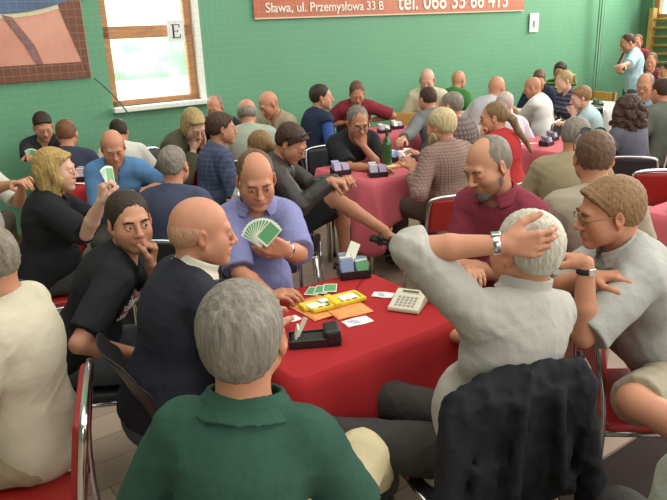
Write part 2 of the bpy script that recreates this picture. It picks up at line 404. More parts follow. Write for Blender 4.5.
q = MB(); wbox(q, W1-.06, W1, N1+.0, N1+.2, WH0, WH1); q.build('jamb', M['paint_white'], win)
setting(wbox(MB(), W0-.02, W1+.06, N1-.09, N1+.05, WH0-.045, WH0).build('trim_1', M['paint_white'], bevel=.006))
q = MB(); f = RW
for a in ((f['n0'], f['n0']+.07, f['h0'], f['h1']), (f['n1']-.07, f['n1'], f['h0'], f['h1']), (f['n0'], f['n1'], f['h0'], f['h0']+.08), (f['n0'], f['n1'], f['h1']-.07, f['h1']), (5.27, 5.34, f['h0'], f['h1'])): wbox(q, S1+.06, S1+.12, *a)
win2 = setting(q.build('window_2', M['orange_wood'])); g2 = MB(); wbox(g2, S1+.085, S1+.09, f['n0']+.05, f['n1']-.05, f['h0']+.05, f['h1']-.05); g2.build('pane', M['pane'], win2)
setting(wbox(MB(), S0, S1, N1-.02, N1, 0, .1).build('baseboard_back', M['table_wood']))
# wall bars
wb = empty('wall_bars', WP(S1, 5.7, 0)); tag(wb, 'pale wooden gymnastic wall bars fixed below the right window', 'wall bars')
def wchild(mb, name, m_, par, **k): o = mb.build(name, m_, par, **k); o.location = [-c for c in par.location]; return o
for n_ in (6.15, 5.2): wchild(wbox(MB(), S1-.12, S1, n_-.035, n_+.035, 0, 1.85), 'upright', M['pale_wood'], wb, bevel=.006)
for i in range(13): wchild(MB().tube([WP(S1-.08, 5.2, .12+i*.13), WP(S1-.08, 6.15, .12+i*.13)], .02, 8), 'rung', M['pale_wood'], wb, smooth=True)
# thin dark brown panel laid on the floor
o = wbox(MB(), 1.55, 5.2, -.6, 1.315, 0, .012).build('dark_floor_panel', M['panel_brown']); tag(o, 'dark brown floor panel at bottom right below the shorts-wearing man', 'floor mat')
# poster (plain stand-in: pink flesh-toned picture with a blue and cream arc, brown lower edge)
po = empty('wall_poster', WP(.4, N1-.03, 2)); tag(po, 'large pink and brown poster with blue arc hung at upper left of green wall', 'poster')
m = bpy.data.materials.new('poster_print'); m.use_nodes = True; nt = m.node_tree; P_ = nt.nodes['Principled BSDF']; P_.inputs['Roughness'].default_value = .45
tc = nt.nodes.new('ShaderNodeTexCoord'); no = nt.nodes.new('ShaderNodeTexNoise'); no.inputs['Scale'].default_value = 2.2; no.inputs['Detail'].default_value = 3; nt.links.new(tc.outputs['Object'], no.inputs[0])
cr = nt.nodes.new('ShaderNodeValToRGB'); e = cr.color_ramp.elements; e[0].position = .3; e[0].color = (*lin('c8806c'), 1); e[1].position = .7; e[1].color = (*lin('dc9a84'), 1); nt.links.new(no.outputs[0], cr.inputs[0]); nt.links.new(cr.outputs[0], P_.inputs['Base Color'])
M['poster'] = m; M['poster_brown'] = mat('poster_brown', '6e3c2a', rough=.6, noise='7c4834', nscale=4); M['poster_blue'] = mat('poster_blue', '5a6c92', rough=.5, noise='48587a', nscale=3); M['poster_cream'] = mat('poster_cream', 'd8c8a0', rough=.5); M['poster_crease'] = mat('poster_crease', '7d5152', rough=.5, noise='94625e', nscale=9)
wchild(wbox(MB(), -1.6, 1.86, N1-.03, N1-.005, 1.42, 3.4), 'print', M['poster'], po)
wchild(wbox(MB(), -1.6, 1.855, N1-.034, N1-.03, 1.42, 1.56), 'brown_band', M['poster_brown'], po)
def wpoly(name, pts, n, m_, par):
    q = MB(); q.v = [WP(s, n, h) for s, h in pts]+[WP(s, n+.004, h) for s, h in pts]; k = len(pts); q.f = [tuple(range(k)), tuple(range(2*k-1, k-1, -1))]+[(i, i+k, (i+1) % k+k, (i+1) % k) for i in range(k)]
    return wchild(q, name, m_, par)
def arc(r, n=40): return [(1.2+r*math.cos(t), 3.56+r*math.sin(t)) for t in np.linspace(1.15*math.pi, 1.85*math.pi, n)]
wpoly('cream_arc', arc(1.62), N1-.035, M['poster_cream'], po); wpoly('blue_disc', arc(1.585), N1-.040, M['poster_blue'], po)
wpoly('dark_crease', [(1.2, 1.97), (1.28, 1.95), (1.42, 1.72), (1.47, 1.56), (1.41, 1.56), (1.34, 1.72)], N1-.036, M['poster_crease'], po)  # dark crease that belongs to the poster's picture
wpoly('brown_side', [(1.855, 1.42), (1.855, 2.08), (1.655, 2.08), (1.70, 1.9), (1.80, 1.56)], N1-.0375, M['poster_brown'], po)
# banner
ba = empty('wall_banner', WP(5.7, N1-.03, 2.1)); tag(ba, 'orange-red advertising banner with white address lettering on the green wall', 'banner')
M['banner'] = mat('banner_red', 'b4583a', rough=.4, noise='be6a48', nscale=4); wchild(wbox(MB(), 3.59, 7.79, N1-.03, N1-.01, 1.88, 2.75), 'banner_sheet', M['banner'], ba)
M['banner_edge'] = mat('banner_edge', 'd8b8a0', rough=.5); wchild(wbox(MB(), 3.59, 7.79, N1-.034, N1-.008, 1.87, 1.885), 'hem', M['banner_edge'], ba)
M['letter'] = mat('letter_white', 'e6d8cc', rough=.5)
def text(body, s, h, size, m_, par, n, name='lettering', bold=.0, sx=1., rot=0.):
    c = bpy.data.curves.new(name, 'FONT'); c.body = body; c.size = size; c.extrude = .002; c.offset = bold; c.align_x = 'LEFT'; c.materials.append(m_)
    o = bpy.data.objects.new(name, c); COL.objects.link(o); dg = bpy.context.evaluated_depsgraph_get(); me = bpy.data.meshes.new_from_object(o.evaluated_get(dg)); bpy.data.objects.remove(o)
    o = bpy.data.objects.new(name, me); COL.objects.link(o)
    if not me.materials: me.materials.append(m_)
    o.rotation_euler = (math.pi/2, 0, AZ); o.scale = (sx, 1, 1); o.location = WP(s, n, h)
    if par is not None: o.parent = par; o.location = [a-b for a, b in zip(o.location, par.location)]
    return o
text('Sława, ul. Przemysłowa 33 B', 3.72, 1.935, .135, M['letter'], ba, N1-.036, bold=.0015, sx=1.03); text('tel. 068 35 66 413', 5.52, 1.93, .27, M['letter'], ba, N1-.036, bold=.003, sx=.98)
def serif_e(sg, n_):
    q = MB()
    for a in ((2.672, 2.688, 1.725, 1.85), (2.66, 2.745, 1.843, 1.850), (2.66, 2.748, 1.725, 1.732), (2.688, 2.728, 1.785, 1.791), (2.739, 2.746, 1.818, 1.850), (2.742, 2.749, 1.725, 1.760), (2.724, 2.729, 1.776, 1.800)): wbox(q, a[0], a[1], n_-.006, n_-.002, a[2], a[3])
    wchild(q, 'letter', M['ink'], sg)
for nm, ch, s0, s1, h0, h1, n_, lab, lx, sz in (('letter_sign', 'E', 2.62, 2.79, 1.69, 1.89, N1-.06, 'white paper sign with letter E on the window frame', 2.665, .17), ('letter_sign', 'B', 7.93, 8.12, 1.59, 1.84, N1-.03, 'white paper sign with letter B right of the banner', 7.97, .17)):
    sg = empty(nm, WP((s0+s1)/2, n_, h0)); tag(sg, lab, 'sign'); wchild(wbox(MB(), s0, s1, n_-.002, n_+.001, h0, h1), 'sheet', M['paper'], sg); (serif_e(sg, n_) if ch == 'E' else text(ch, 7.985, h0+.06, .13, M['ink_grey'], sg, n_-.006, 'letter', sx=.8))
# protective ball net in front of the wall
q = MB(); nn = N1-.13
for i in range(int((S1-.4+2)/.065)):
    s = -2+i*.065; q.box(WP(s, nn, 1.3), (.0006, .0006, 1.3), RZ(AZ))
for i in range(40): q.box(WP((S1-.4-2)/2, nn, .05+i*.065), ((S1-.4+2)/2, .0007, .0007), RZ(AZ))
nt_ = q.build('ball_net', M['cord']); tag(nt_, 'fine pale green ball net hanging in front of the back wall', 'net')
o = MB().tube([WP(1.84, N1-.18, 1.42), WP(2.0, N1-.18, 1.25), WP(2.11, N1-.18, 1.07)], .007, 6, smooth=2).build('net_cord', M['cord_dark'], smooth=True); tag(o, 'dark cord hanging from the lower right poster corner past the window', 'cord')
q = MB()
for i in range(7): q.tube([WP(9.35+i*.02, N1-.16+.02*(i % 3), h+.0) for h in (0, 1, 2, 3.2)], .008, 6)
o = q.build('gathered_net', M['cord'], smooth=True); tag(o, 'gathered bundle of green net hanging on wall near right corner', 'net')
# outside
setting(wbox(MB(), -8, 18, 6.75, 24, -.25, -.15).build('ground_outside', M['asphalt']))
sh = sdf_obj('shrubs_outside', [('add', Ell(V(*WP(a, 11+(i % 3)*.6, .9+.5*(i % 2))), (1.1, 1.1, 1.3+.4*(i % 3))), .3) for i, a in enumerate(np.arange(-1, 9, .8))], M['foliage'], None, .12, disp=waves(3, .5, .16, 8)); tag(sh, 'green foliage seen through the back window, partly bleached by daylight', 'shrubs', kind='stuff')
sh2 = sdf_obj('trees_outside', [('add', Ell(V(*WP(14+(i % 2), a, 2.2)), (1.3, 1.3, 2)), .3) for i, a in enumerate(np.arange(2.5, 8.5, 1.1))], M['foliage'], None, .14, disp=waves(4, .5, .16, 8)); tag(sh2, 'foliage seen through the upper right window', 'trees', kind='stuff')
car = empty('car', WP(3.9, 9.0, -.15), AZ); tag(car, 'white car parked outside behind the back window', 'car')
q = [('add', Box((0, 0, .55), (1.9, .8, .28), I3, .2), .1), ('add', Box((-.1, 0, 1.0), (1.0, .68, .32), I3, .25), .15)]
sdf_obj('body', q, M['car_paint'], car, .05)
for x in (-.55, .35): MB().box((x, -.70, 1.02), (.38, .02, .17)).build('window', M['dark_glass'], car, bevel=.02)
for x in (-1.15, 1.15):
    for y in (-.75, .75):
        o = MB().lathe([(.001, -.1), (.3, -.1), (.32, -.05), (.32, .05), (.3, .1), (.001, .1)], 20).build('wheel', M['black_rubber'], car, smooth=True); o.location = (x, y, .32); o.rotation_euler = (math.pi/2, 0, 0)

# ------------------------------------------------------------------ tables
def rrect(hx, hy, r, n=6, m=14):
    P = []
    for cx, cy, a0 in ((hx-r, hy-r, 0), (-hx+r, hy-r, 90), (-hx+r, -hy+r, 180), (hx-r, -hy+r, 270)):
        for i in range(n+1): a = (a0+90*i/n)*D2R; P.append((cx+r*math.cos(a), cy+r*math.sin(a)))
        nx = {0: (-hx+r, hy), 90: (-hx, -hy+r), 180: (hx-r, -hy), 270: (hx, hy-r)}[a0]; x0, y0 = P[-1]
        for i in range(1, m): t = i/m; P.append((x0+(nx[0]-x0)*t, y0+(nx[1]-y0)*t))
    return P
def table(c, hx, hy, cm, label, clabel, drop=.30, cdrop=.20, ang=AZ, seed=0, h=.75):
    t = empty('card_table', (c[0], c[1], 0), ang); tag(t, label, 'table', 'card tables in the hall')
    MB().box((0, 0, h-.02), (hx-.01, hy-.01, .014)).build('tabletop', M['table_wood'], t, bevel=.004)
    q = MB()
    for a in ((0, hy-.06, hx-.06, .01), (0, -hy+.06, hx-.06, .01), (hx-.06, 0, .01, hy-.06), (-hx+.06, 0, .01, hy-.06)): q.box((a[0], a[1], h-.06), (a[2], a[3], .025))
    q.build('apron', M['table_wood'], t)
    for x in (-1, 1):
        for y in (-1, 1): MB().tube([(x*(hx-.06), y*(hy-.06), 0), (x*(hx-.06), y*(hy-.06), h-.035)], .016, 8).build('leg', M['chrome'], t, smooth=True)
    rr = random.Random(seed); P = rrect(hx+.004, hy+.004, .035); rows = []; n = len(P)
    def per(i): x, y = P[i % n]; return x, y
    ph = [rr.uniform(0, 6.28) for _ in range(4)]
    for f in np.linspace(.04, .97, 9): rows.append([(per(i)[0]*f, per(i)[1]*f, h+.0015+.0008*math.sin(per(i)[0]*9*f+per(i)[1]*13)) for i in range(n+1)])
    K = 12
    for k in range(K+1):
        u = k/K; row = []
        for i in range(n+1):
            x, y = per(i); ax_, ay_ = abs(x)/hx, abs(y)/hy; cn = min(1, max(0, (min(ax_, ay_)-.35)/.65)); dr = (drop+cdrop*cn**2)*u; L = math.hypot(x, y)
            dx, dy = (x/hx, 0) if ax_ > ay_ else (0, y/hy)
            if cn > .75: w_ = (cn-.75)/.25; dx, dy = dx*(1-w_*.3)+x/L*w_*.3, dy*(1-w_*.3)+y/L*w_*.3
            s = i/n*2*math.pi
            fo = (.018*math.sin(13*s+ph[0])+.012*math.sin(23*s+ph[1])+.02*math.sin(7*s+ph[2]))*u**.8*(1-.5*cn)
            out = .012*min(1, u*6)+.05*u*(.5+cn)+fo+(.0 if cn < .6 else .05*u*math.sin((cn-.6)*8))
            row.append((x+dx*out, y+dy*out, h+.0015-.012*(u > 0)*min(1, u*4)-dr*.98))
        rows.append(row)
    q = MB(); b0 = q; q.v.append((0, 0, h+.0015)); 
    q.quad_grid(rows)
    for i in range(n): q.f.append((0, 1+i, 1+i+1))
    o = q.build('tablecloth', cm, None, smooth=True, loc=(c[0], c[1], 0), rz=ang, solid=.0025); tag(o, clabel, 'tablecloth'); return t
T1 = (-.005, 2.30)
table(T1, .375, .315, M['cloth_red'], 'card table under the bright red cloth in front centre', 'bright red tablecloth on the front centre table', .42, .16, seed=1)
table((.36, 4.98), .35, .33, M['cloth_pink'], 'card table under the cloth with the green bottle', 'faded red tablecloth on the middle table with the green bottle', .30, .24, seed=2)
table((.62, 6.80), .32, .32, M['cloth_pink'], 'card table before the man in dark red', 'pinkish red tablecloth on the far table before the man in dark red', seed=3)
table((1.92, 5.72), .34, .32, M['cloth_pink'], 'card table right of the long-haired man', 'pink tablecloth on the table right of the long-haired man', seed=4)
table((2.26, 3.47), .42, .38, M['cloth_pink'], 'card table at the right edge behind the red chair', 'pink tablecloth at right edge beside the red chair back', seed=5)
table((-1.80, 5.0), .28, .26, M['cloth_red'], 'card table left of the blonde woman', 'red tablecloth on the table left of the blonde woman', seed=6)
table((2.0, 8.0), .34, .32, M['cloth_white'], 'card table before the bald man in bright white', 'off-white tablecloth on the table before the bald man in bright white', seed=8)
table((3.28, 8.2), .36, .32, M['cloth_white'], 'card table between the boys and the standing man', 'off-white tablecloth between sandy-haired boy and standing man', seed=9)
table((-.85, 5.42), .24, .24, M['cloth_red'], 'card table before the fair-haired person in olive', 'dark red tablecloth beside the person in olive', seed=10)

# ------------------------------------------------------------------ chairs
CH_LIST = []
def pad(cx, cy, cz, hx, hy, hz, R=I3, r=.012): return Box((cx, cy, cz), (hx, hy, hz), R, r)
def chair_padded(kind):
    t = empty('padded_chair', (0, 0, -20)); vm = M['red_vinyl'] if kind == 'red' else M['black_vinyl']
    q = MB(); b_ = []
    q.tube([(-.205, -.235, 0), (-.205, -.20, .45), (-.205, -.262, .80), (-.17, -.268, .845), (.17, -.268, .845), (.205, -.262, .80), (.205, -.20, .45), (.205, -.235, 0)], .0115, 10, smooth=2)
    q.tube([(-.205, -.20, .412), (-.205, .2, .412)], .0105, 8).tube([(.205, -.20, .412), (.205, .2, .412)], .0105, 8).tube([(-.205, .19, .412), (.205, .19, .412)], .0105, 8)
    q.build('frame', M['chrome'], t, smooth=True)
    for x in (-1, 1): MB().tube([(x*.205, .19, .412), (x*.212, .215, 0)], .0115, 10).build('leg', M['chrome'], t, smooth=True)
    for x in (-1, 1):
        for y in (.215, -.235): MB().lathe([(.001, 0), (.016, 0), (.016, .025), (.001, .03)], 10, (x*(.212 if y > 0 else .205), y, 0)).build('foot_cap', M['black_rubber'], t)
    sdf_obj('seat', [('add', pad(0, 0, .430, .205, .205, .020, r=.018), .01), ('add', Ell((0, 0, .440), (.18, .18, .016)), .02)], vm, t, .012)
    R_ = RX(.17); sdf_obj('backrest', [('add', pad(0, -.236, .715, .19, .018, .115, R_, .016), .01)], vm, t, .010)
    return t
def chair_shell():
    t = empty('plastic_chair', (0, 0, -20)); rows = []
    for k in range(25):
        u = k/24; row = []
        for j in range(15):
            v = (j-7)/7
            if u < .45: y = .21-.40*(u/.45); z = .432+.015*v*v+(.02 if u < .05 else 0)*-1; hw = .21
            else: q_ = (u-.45)/.55; y = -.19-.10*q_-.04*math.sin(q_*math.pi)*-1; z = .432+.41*q_; hw = .21-.03*q_**3; y += .05*v*v*math.sin(q_*math.pi*.5)*1.
            if .38 < u < .55: z += .02*(1-abs(u-.45)/.1)
            row.append((v*hw, y, z-(.03*abs(v)**6 if u > .9 else 0)))
        rows.append(row)
    q = MB(); q.quad_grid(rows); q.build('seat_shell', M['black_plastic'], t, smooth=True, solid=.007, sub=1)
    q = MB(); q.tube([(-.16, .15, .42), (.16, .15, .42), (.16, -.15, .42), (-.16, -.15, .42)], .009, 8, closed=True).build('frame', M['chrome'], t, smooth=True)
    for x in (-1, 1):
        for y in (-1, 1): MB().tube([(x*.16, y*.15, .42), (x*.21, y*.21, 0)], .0105, 8).build('leg', M['chrome'], t, smooth=True)
    return t
PROTO = {'red': chair_padded('red'), 'black': chair_padded('black'), 'shell': chair_shell()}
CHG = {'red': 'red padded chrome chairs', 'black': 'black padded chrome chairs', 'shell': 'black moulded chairs'}
USED = set()
def put_chair(kind, x, y, face, label, sc=1.):
    o = PROTO[kind] if kind not in USED else copy_tree(PROTO[kind]); USED.add(kind)
    o.location = (x, y, 0); o.rotation_euler = (0, 0, -face*D2R); o.scale = (sc, sc, sc); tag(o, label, 'chair', CHG[kind]); return o
# ------------------------------------------------------------------ people
SKIN = {'fair': 'd2a48c', 'pink': 'c68e70', 'tan': 'b67f62', 'olive': 'ad7c60', 'ruddy': 'c2876a'}
def ik(S, T, l1, l2, pole):
    d = T-S; L = np.linalg.norm(d); L2 = min(max(L, abs(l1-l2)+.02), l1+l2-.005); u = nrm(d); T = S+u*L2
    a = (l1*l1-l2*l2+L2*L2)/(2*L2); h = math.sqrt(max(l1*l1-a*a, 0))
    p = np.asarray(pole, float); p = nrm(p-u*(p@u))
    return S+u*a+p*h, T
CURL = {'relax': (18, 28, 20), 'fist': (78, 92, 55), 'hold': (42, 55, 35), 'flat': (6, 10, 8), 'half': (50, 70, 40), 'point': (30, 45, 30)}
def hand_prims(W, d, pn, side, pose, k=.006, thick=1.0):
    """wrist point, direction, palm normal, side +1 right / -1 left"""
    d = nrm(d); pn = nrm(pn-d*(pn@d)); lat = np.cross(d, pn)*side   # towards the little finger for +...
    th = -lat                                                     # thumb side
    c = CURL[pose]; out = []; t = thick
    kn = []
    for i in range(4):
        off = (1.5-i)*.0195
        K = W+d*(.088-.004*abs(1-i)-(.006 if i == 3 else 0))+th*off-pn*(.002*abs(i-1))
        kn.append(K)
        out.append(('add', Cap(W+th*off*.6+d*.01, K, .0135*t, .0115*t), .012))
    out.append(('add', Ell(W+d*.045+pn*.004, (.034*t, .04, .0145*t), np.stack([th, d, pn], 1)), .01))
    for i in range(4):
        K = kn[i]; L = (.040, .045, .042, .033)[i]; r = (.0095, .0098, .0093, .0082)[i]*t
        dd = nrm(d+th*(1.5-i)*.07); ax = np.cross(dd, pn); p = K; ang = 0
        for j, f in enumerate((1, .62, .52)):
            ang += (c[j]+(i*4 if pose != 'flat' else 0)*(j == 0))*D2R
            v = dd*math.cos(ang)+pn*math.sin(ang); q = p+v*L*f
            out.append(('add', Cap(p, q, r*(1-.1*j), r*(1-.1*(j+1))), k)); p = q
    B = W+d*.018+th*.026+pn*.008
    f = {'fist': .55, 'hold': .75, 'half': .6}.get(pose, 1.)
    v1 = nrm(d*.75+th*.75*f+pn*.35); p1 = B+v1*.042
    v2 = nrm(d*.9+th*.35*(2*f-1)+pn*(.25 if f == 1 else .75)); p2 = p1+v2*.032
    v3 = nrm(v2+(pn*.3-th*.2)*(0 if f == 1 else 1)); p3 = p2+v3*.026
    out += [('add', Cap(B, p1, .0165*t, .0125*t), .012), ('add', Cap(p1, p2, .0118*t, .0108*t), k), ('add', Cap(p2, p3, .0108*t, .0088*t), k)]
    return out, p3

class Person: pass
def person(d):
    g = d.get
    P = Person(); P.d = d
    lod = g('lod', 2)                # 0 near .. 2 far
    hf = (.0042, .0055, .0085)[lod]; hc = (.009, .011, .015)[lod]; hs = (.007, .0095, .013)[lod]
    fem = g('female', False); bw = g('bw', .93 if fem else 1.); belly = g('belly', .01); stand = g('stand', False)
    seed = g('seed', 0); rr = random.Random(seed)
    th1, th2, sd = g('lean', 6)*D2R, g('bend', 8)*D2R, g('side', 0)*D2R
    tw = g('twist', 0)*D2R
    R1 = RY(sd*.6)@RX(-th1); R2 = RZ(-tw)@RY(sd)@RX(-(th1+th2)); Rm = RZ(-tw*.5)@RY(sd*.8)@RX(-(th1+th2*.5))
    hz = .90 if stand else .55
    H = V(0, 0, hz); Wst = H+R1@V(0, 0, .18); C = Wst+Rm@V(0, 0, .17); N = C+R2@V(0, 0, .155)
    hy = g('hyaw', 0)*D2R; hp = g('hpitch', 10)*D2R; hr = g('hroll', 0)*D2R
    Rh = RZ(-hy)@RX(-hp)@RY(hr)
    nd = nrm(R2@V(0, .12, 1)+.6*(Rh@V(0, 0, 1)))
    hb = N+nd*.07; HC = hb+Rh@V(0, .018, .088)
    # place the root so that the head centre comes where it is wanted
    s = g('head')[2]/HC[2]; s = min(max(s, g('smin', .94 if lod == 0 else .88)), 1.07); P.want = g('head')[2]/HC[2]
    a = g('face', 0); Rw = RZ(-a*D2R); off = Rw@(HC*s)
    root = empty('person', (g('head')[0]-off[0], g('head')[1]-off[1], 0), -a*D2R); root.scale = (s, s, s)
    rl = V(*root.location)
    def loc(p): return (Rw.T@(np.asarray(p, float)-rl))/s
    P.root = root; P.s = s; P.Rw = Rw; P.rl = rl
    P.world = lambda p: rl+s*(Rw@np.asarray(p, float))
    tag(root, d['label'], 'person', g('group'))
    sh = {}; el = {}; wr = {}
    shr = g('shrug', 0.)
    for sx, n in ((1, 'R'), (-1, 'L')):
        sh[n] = C+R2@V(sx*.158*bw, .01+g('roundsh', .0), .105+shr)
        t = g('hand'+n)
        if t is None: T = V(sx*.10, .27, hz+.14) if lod == 2 else V(sx*.15, .34, hz+.22)
        elif t[0] == 'l': T = V(*t[1:])
        elif t[0] == 'h': T = HC+Rh@V(*t[1:])
        else: T = loc(t)
        pole = g('pole'+n, (sx*.7, -.35, -1.)); pole = Rw.T@V(*pole[1:]) if pole[0] == 'w' else pole[1:] if pole[0] == 'l' else pole
        el[n], wr[n] = ik(sh[n], T, .285, .25, pole)
    hipj = {n: H+V(sx*.088, .01, -.01) for sx, n in ((1, 'R'), (-1, 'L'))}
    kn = {}; an = {}; toe = {}
    for sx, n in ((1, 'R'), (-1, 'L')):
        if lod == 2 and not stand: k_ = hipj[n]+V(0, .43, -.005); an_ = V(k_[0], k_[1]-.16, .10)
        elif stand: k_ = hipj[n]+V(sx*.01, .01, -.42); an_ = k_+V(0, -.01, -.39)
        else:
            k_ = hipj[n]+V(sx*.05, .43, -.005); an_ = V(k_[0], k_[1]-.02, .09)
        if g('knee'+n) is not None: kk = g('knee'+n); k_ = V(*kk[1:]) if kk[0] == 'l' else loc(kk)
        k_ = hipj[n]+nrm(k_-hipj[n])*.435
        if g('ankle'+n) is not None: kk = g('ankle'+n); an_ = V(*kk[1:]) if kk[0] == 'l' else loc(kk)
        elif g('knee'+n) is not None: an_ = V(k_[0], k_[1], .09)
        an_ = k_+nrm(an_-k_)*.41
        kn[n], an[n] = k_, an_
        fd = V(0, 1, -.12) if g('toe'+n) is None else V(*g('toe'+n)); toe[n] = an_+nrm(fd)*.15+V(0, 0, -.04)
    def torso(e, w=1.):
        return [('add', Ell(H+R1@V(0, -.015, .02), (.160*w*bw+e, .115+e, .12+e), R1), .03),
                ('add', Ell(Wst+Rm@V(0, .012+belly*.6, -.05), (.142*w*bw+belly*.3+e, .108+belly+e, .15+e), Rm), .05),
                ('add', Ell(C+R2@V(0, .0, -.01), (.148*bw+e, .103+e, .165+e), R2), .05),
                ('add', Ell(C+R2@V(0, -.03, .05), (.136*bw+e, .082+e, .115+e), R2), .04),
                ('add', Cap(sh['R']-R2@V(.02, 0, 0), sh['L']+R2@V(.02, 0, 0), .052+e, fl=(R2@V(0, 1, 0), .92)), .045),
                ('add', Cap(N+R2@V(0, -.02, .0), sh['R']*.75+N*.25+R2@V(0, -.02, .02), .04+e, .03+e), .035),
                ('add', Cap(N+R2@V(0, -.02, .0), sh['L']*.75+N*.25+R2@V(0, -.02, .02), .04+e, .03+e), .035)] + \
               ([('add', Ell(C+R2@V(sx*.07, .1, -.02), (.062+e, .058+e, .062+e), R2), .03) for sx in (1, -1)] if fem else [])
    # ---- body mesh
    B = torso(-.006)
    if not stand: B.append(('cut', Plane((0, 0, .472/s), (0, 0, -1)), .01))
    B += [('add', Cap(N-nd*.03, hb+Rh@V(0, -.012, .03), .058*(.88 if fem else 1), .054*(.88 if fem else 1)), .03)]
    hd = head_prims(HC, Rh, lod, g('jaw', 1.), g('eyes', 'down'), fem)
    B += hd
    fine = [(HC-.15, HC+.15)]
    P.thumb = {}; P.palm = {}
    for sx, n in ((1, 'R'), (-1, 'L')):
        ar = (.86 if fem else .95)*g('armr', 1.)
        B.append(('add', Cap(sh[n], el[n], .047*ar, .037*ar), .02)); B.append(('add', Cap(el[n], el[n]*.6+wr[n]*.4, .038*ar, .0385*ar), .01)); B.append(('add', Cap(el[n]*.6+wr[n]*.4, wr[n], .0385*ar, .026*ar, fl=None), .012))
        fd = nrm(wr[n]-el[n]); hd_ = g('hdir'+n); hd_ = fd if hd_ is None else nrm(V(*hd_))
        pn = V(*g('palm'+n, (0, .15, -1)))
        if abs(nrm(pn)@hd_) > .95: pn = pn+V(-sx, .3, 0)
        hp_, tip = hand_prims(wr[n], hd_, pn, sx, g('pose'+n, 'relax'), thick=1. if lod < 2 else 1.15)
        pnn = nrm(pn-hd_*(pn@hd_))
        P.thumb[n] = tip; P.palm[n] = wr[n]+hd_*.10+pnn*.03; P.hd = hd_
        if g('hide'+n) is None:
            B += hp_; hcn = wr[n]+hd_*.09; fine.append((hcn-.095, hcn+.095))
        B.append(('add', Cap(hipj[n]+V(0, 0, .008), kn[n], .068, .053), .02)); B.append(('add', Cap(kn[n], kn[n]*.65+an[n]*.35+V(0, 0, 0), .054, .052), .02)); B.append(('add', Cap(kn[n]*.65+an[n]*.35, an[n], .05, .034), .02))
        B.append(('add', Cap(an[n]+V(0, 0, -.03), toe[n], .032, .026), .02))
    tone = SKIN[g('skin', 'pink')]
    skm = mat('skin_'+g('skin', 'pink'), tone, rough=.55, var=.07, nscale=30, attr=True, bump=.08, bscale=90, spec=.35)
    beardc = g('stubble')
    def colf(pos):
        q = (pos-HC)@Rh; x, y, z = q[:, 0], q[:, 1], q[:, 2]; c = np.ones((len(pos), 3))
        def bl(m, col): return c*(1-m[:, None])+np.array(col)*m[:, None]
        ax_ = np.abs(x)
        lip = np.clip(1.3-((x/.026)**2+((z+.064)/.0095)**2), 0, 1)*(y > .07); c = bl(lip*.6, (.8, .52, .52))
        red = np.exp(-((x/.015)**2+((z+.03)/.02)**2+((y-.11)/.03)**2))+np.exp(-(((ax_-.045)/.02)**2+((z+.03)/.022)**2+((y-.07)/.04)**2)); c = bl(np.clip(red, 0, 1)*.35, (1., .72, .68))
        ear = ((ax_ > .076) & (abs(z+.01) < .04) & (abs(y) < .04)).astype(float); c = bl(ear*.45, (1.0, .70, .66))
        eye = np.exp(-(((ax_-.032)/.02)**2+((z+.004)/.014)**2+((y-.08)/.03)**2)); c = bl(eye*.3, (.72, .58, .56))
        if beardc: m = np.clip((-.028-z)/.02, 0, 1)*(y > -.02)*(z > -.15)*np.clip((y+.02)/.03, 0, 1)*(1-lip); c = bl(m*beardc[1], lin(beardc[0]))
        return c
    sdf_obj('body', B, skm, root, hc, fine, hf, None, colf)
    # ---- clothes
    key = np.array([el['R'], el['L'], sh['R'], sh['L'], Wst+V(0, .1, 0), Wst+V(0, -.1, 0)])
    wv = waves(seed, g('wl', .13), g('fold', .0045)*(1.2 if lod == 0 else 1), 6, (.6, .6, 1), True); wv2 = waves(seed+5, .05, .0012, 5, (1, 1, 1), True) if lod == 0 else None
    def disp(x, y, z):
        w = .25
        for q in key: w = w+.9*np.exp(-((x-q[0])**2+(y-q[1])**2+(z-q[2])**2)/.012)
        r = wv(x, y, z)*np.minimum(w, 1.6)
        return r if wv2 is None else r+wv2(x, y, z)*np.minimum(w, 1.5)
    tops = [g('top')]
    if g('under'): tops.insert(0, dict(mat=g('under'), sleeve=1.9, e=.010, name='shirt'))
    for top in tops:
        e = top.get('e', .014)
        S = torso(e, 1.02)
        fr = top.get('sleeve', .7)
        for sx, n in ((1, 'R'), (-1, 'L')):
            ar = (.86 if fem else .95)*g('armr', 1.)
            if fr <= 1:
                En = sh[n]*(1-fr)+el[n]*fr
                if fr > 0: S.append(('add', Cap(sh[n], En, .056*ar+e, .05*ar+e+.006, cut=True), .025))
            else:
                S.append(('add', Cap(sh[n], el[n], .054*ar+e, .044*ar+e), .025)); f2 = fr-1; En = el[n]*(1-f2)+wr[n]*f2
                S.append(('add', Cap(el[n], En, .043*ar+e, (.034 if f2 > .8 else .043)*ar+e, cut=True), .015))
        # hem and neck opening
        hem = top.get('hem', -.02); S.append(('cut', Plane(H+R1@V(0, 0, hem), R1@V(0, 0, -1)), .01)) if not top.get('loose') else S.append(('cut', Plane(H+V(0, 0, -.1), V(0, 0, -1)), .01))
        for q in top.get('extra', ()): S.append(('add', Cap(V(*q[0]), V(*q[1]), q[2], q[3]), .04))
        nr = top.get('neck', .064)
        S.append(('sub', Cap(N-nd*.012+R2@V(0, .012, 0), N+nd*.2, nr, nr), .01))
        if top.get('vneck'): S.append(('sub', Cap(N+R2@V(0, .05, .02), C+R2@V(0, .13, .03), .03, .012), .01))
        sm = top['mat']; shirt_ = sdf_obj(top.get('name', 'shirt'), S, sm, root, hs, disp=disp)
        co = top.get('collar')
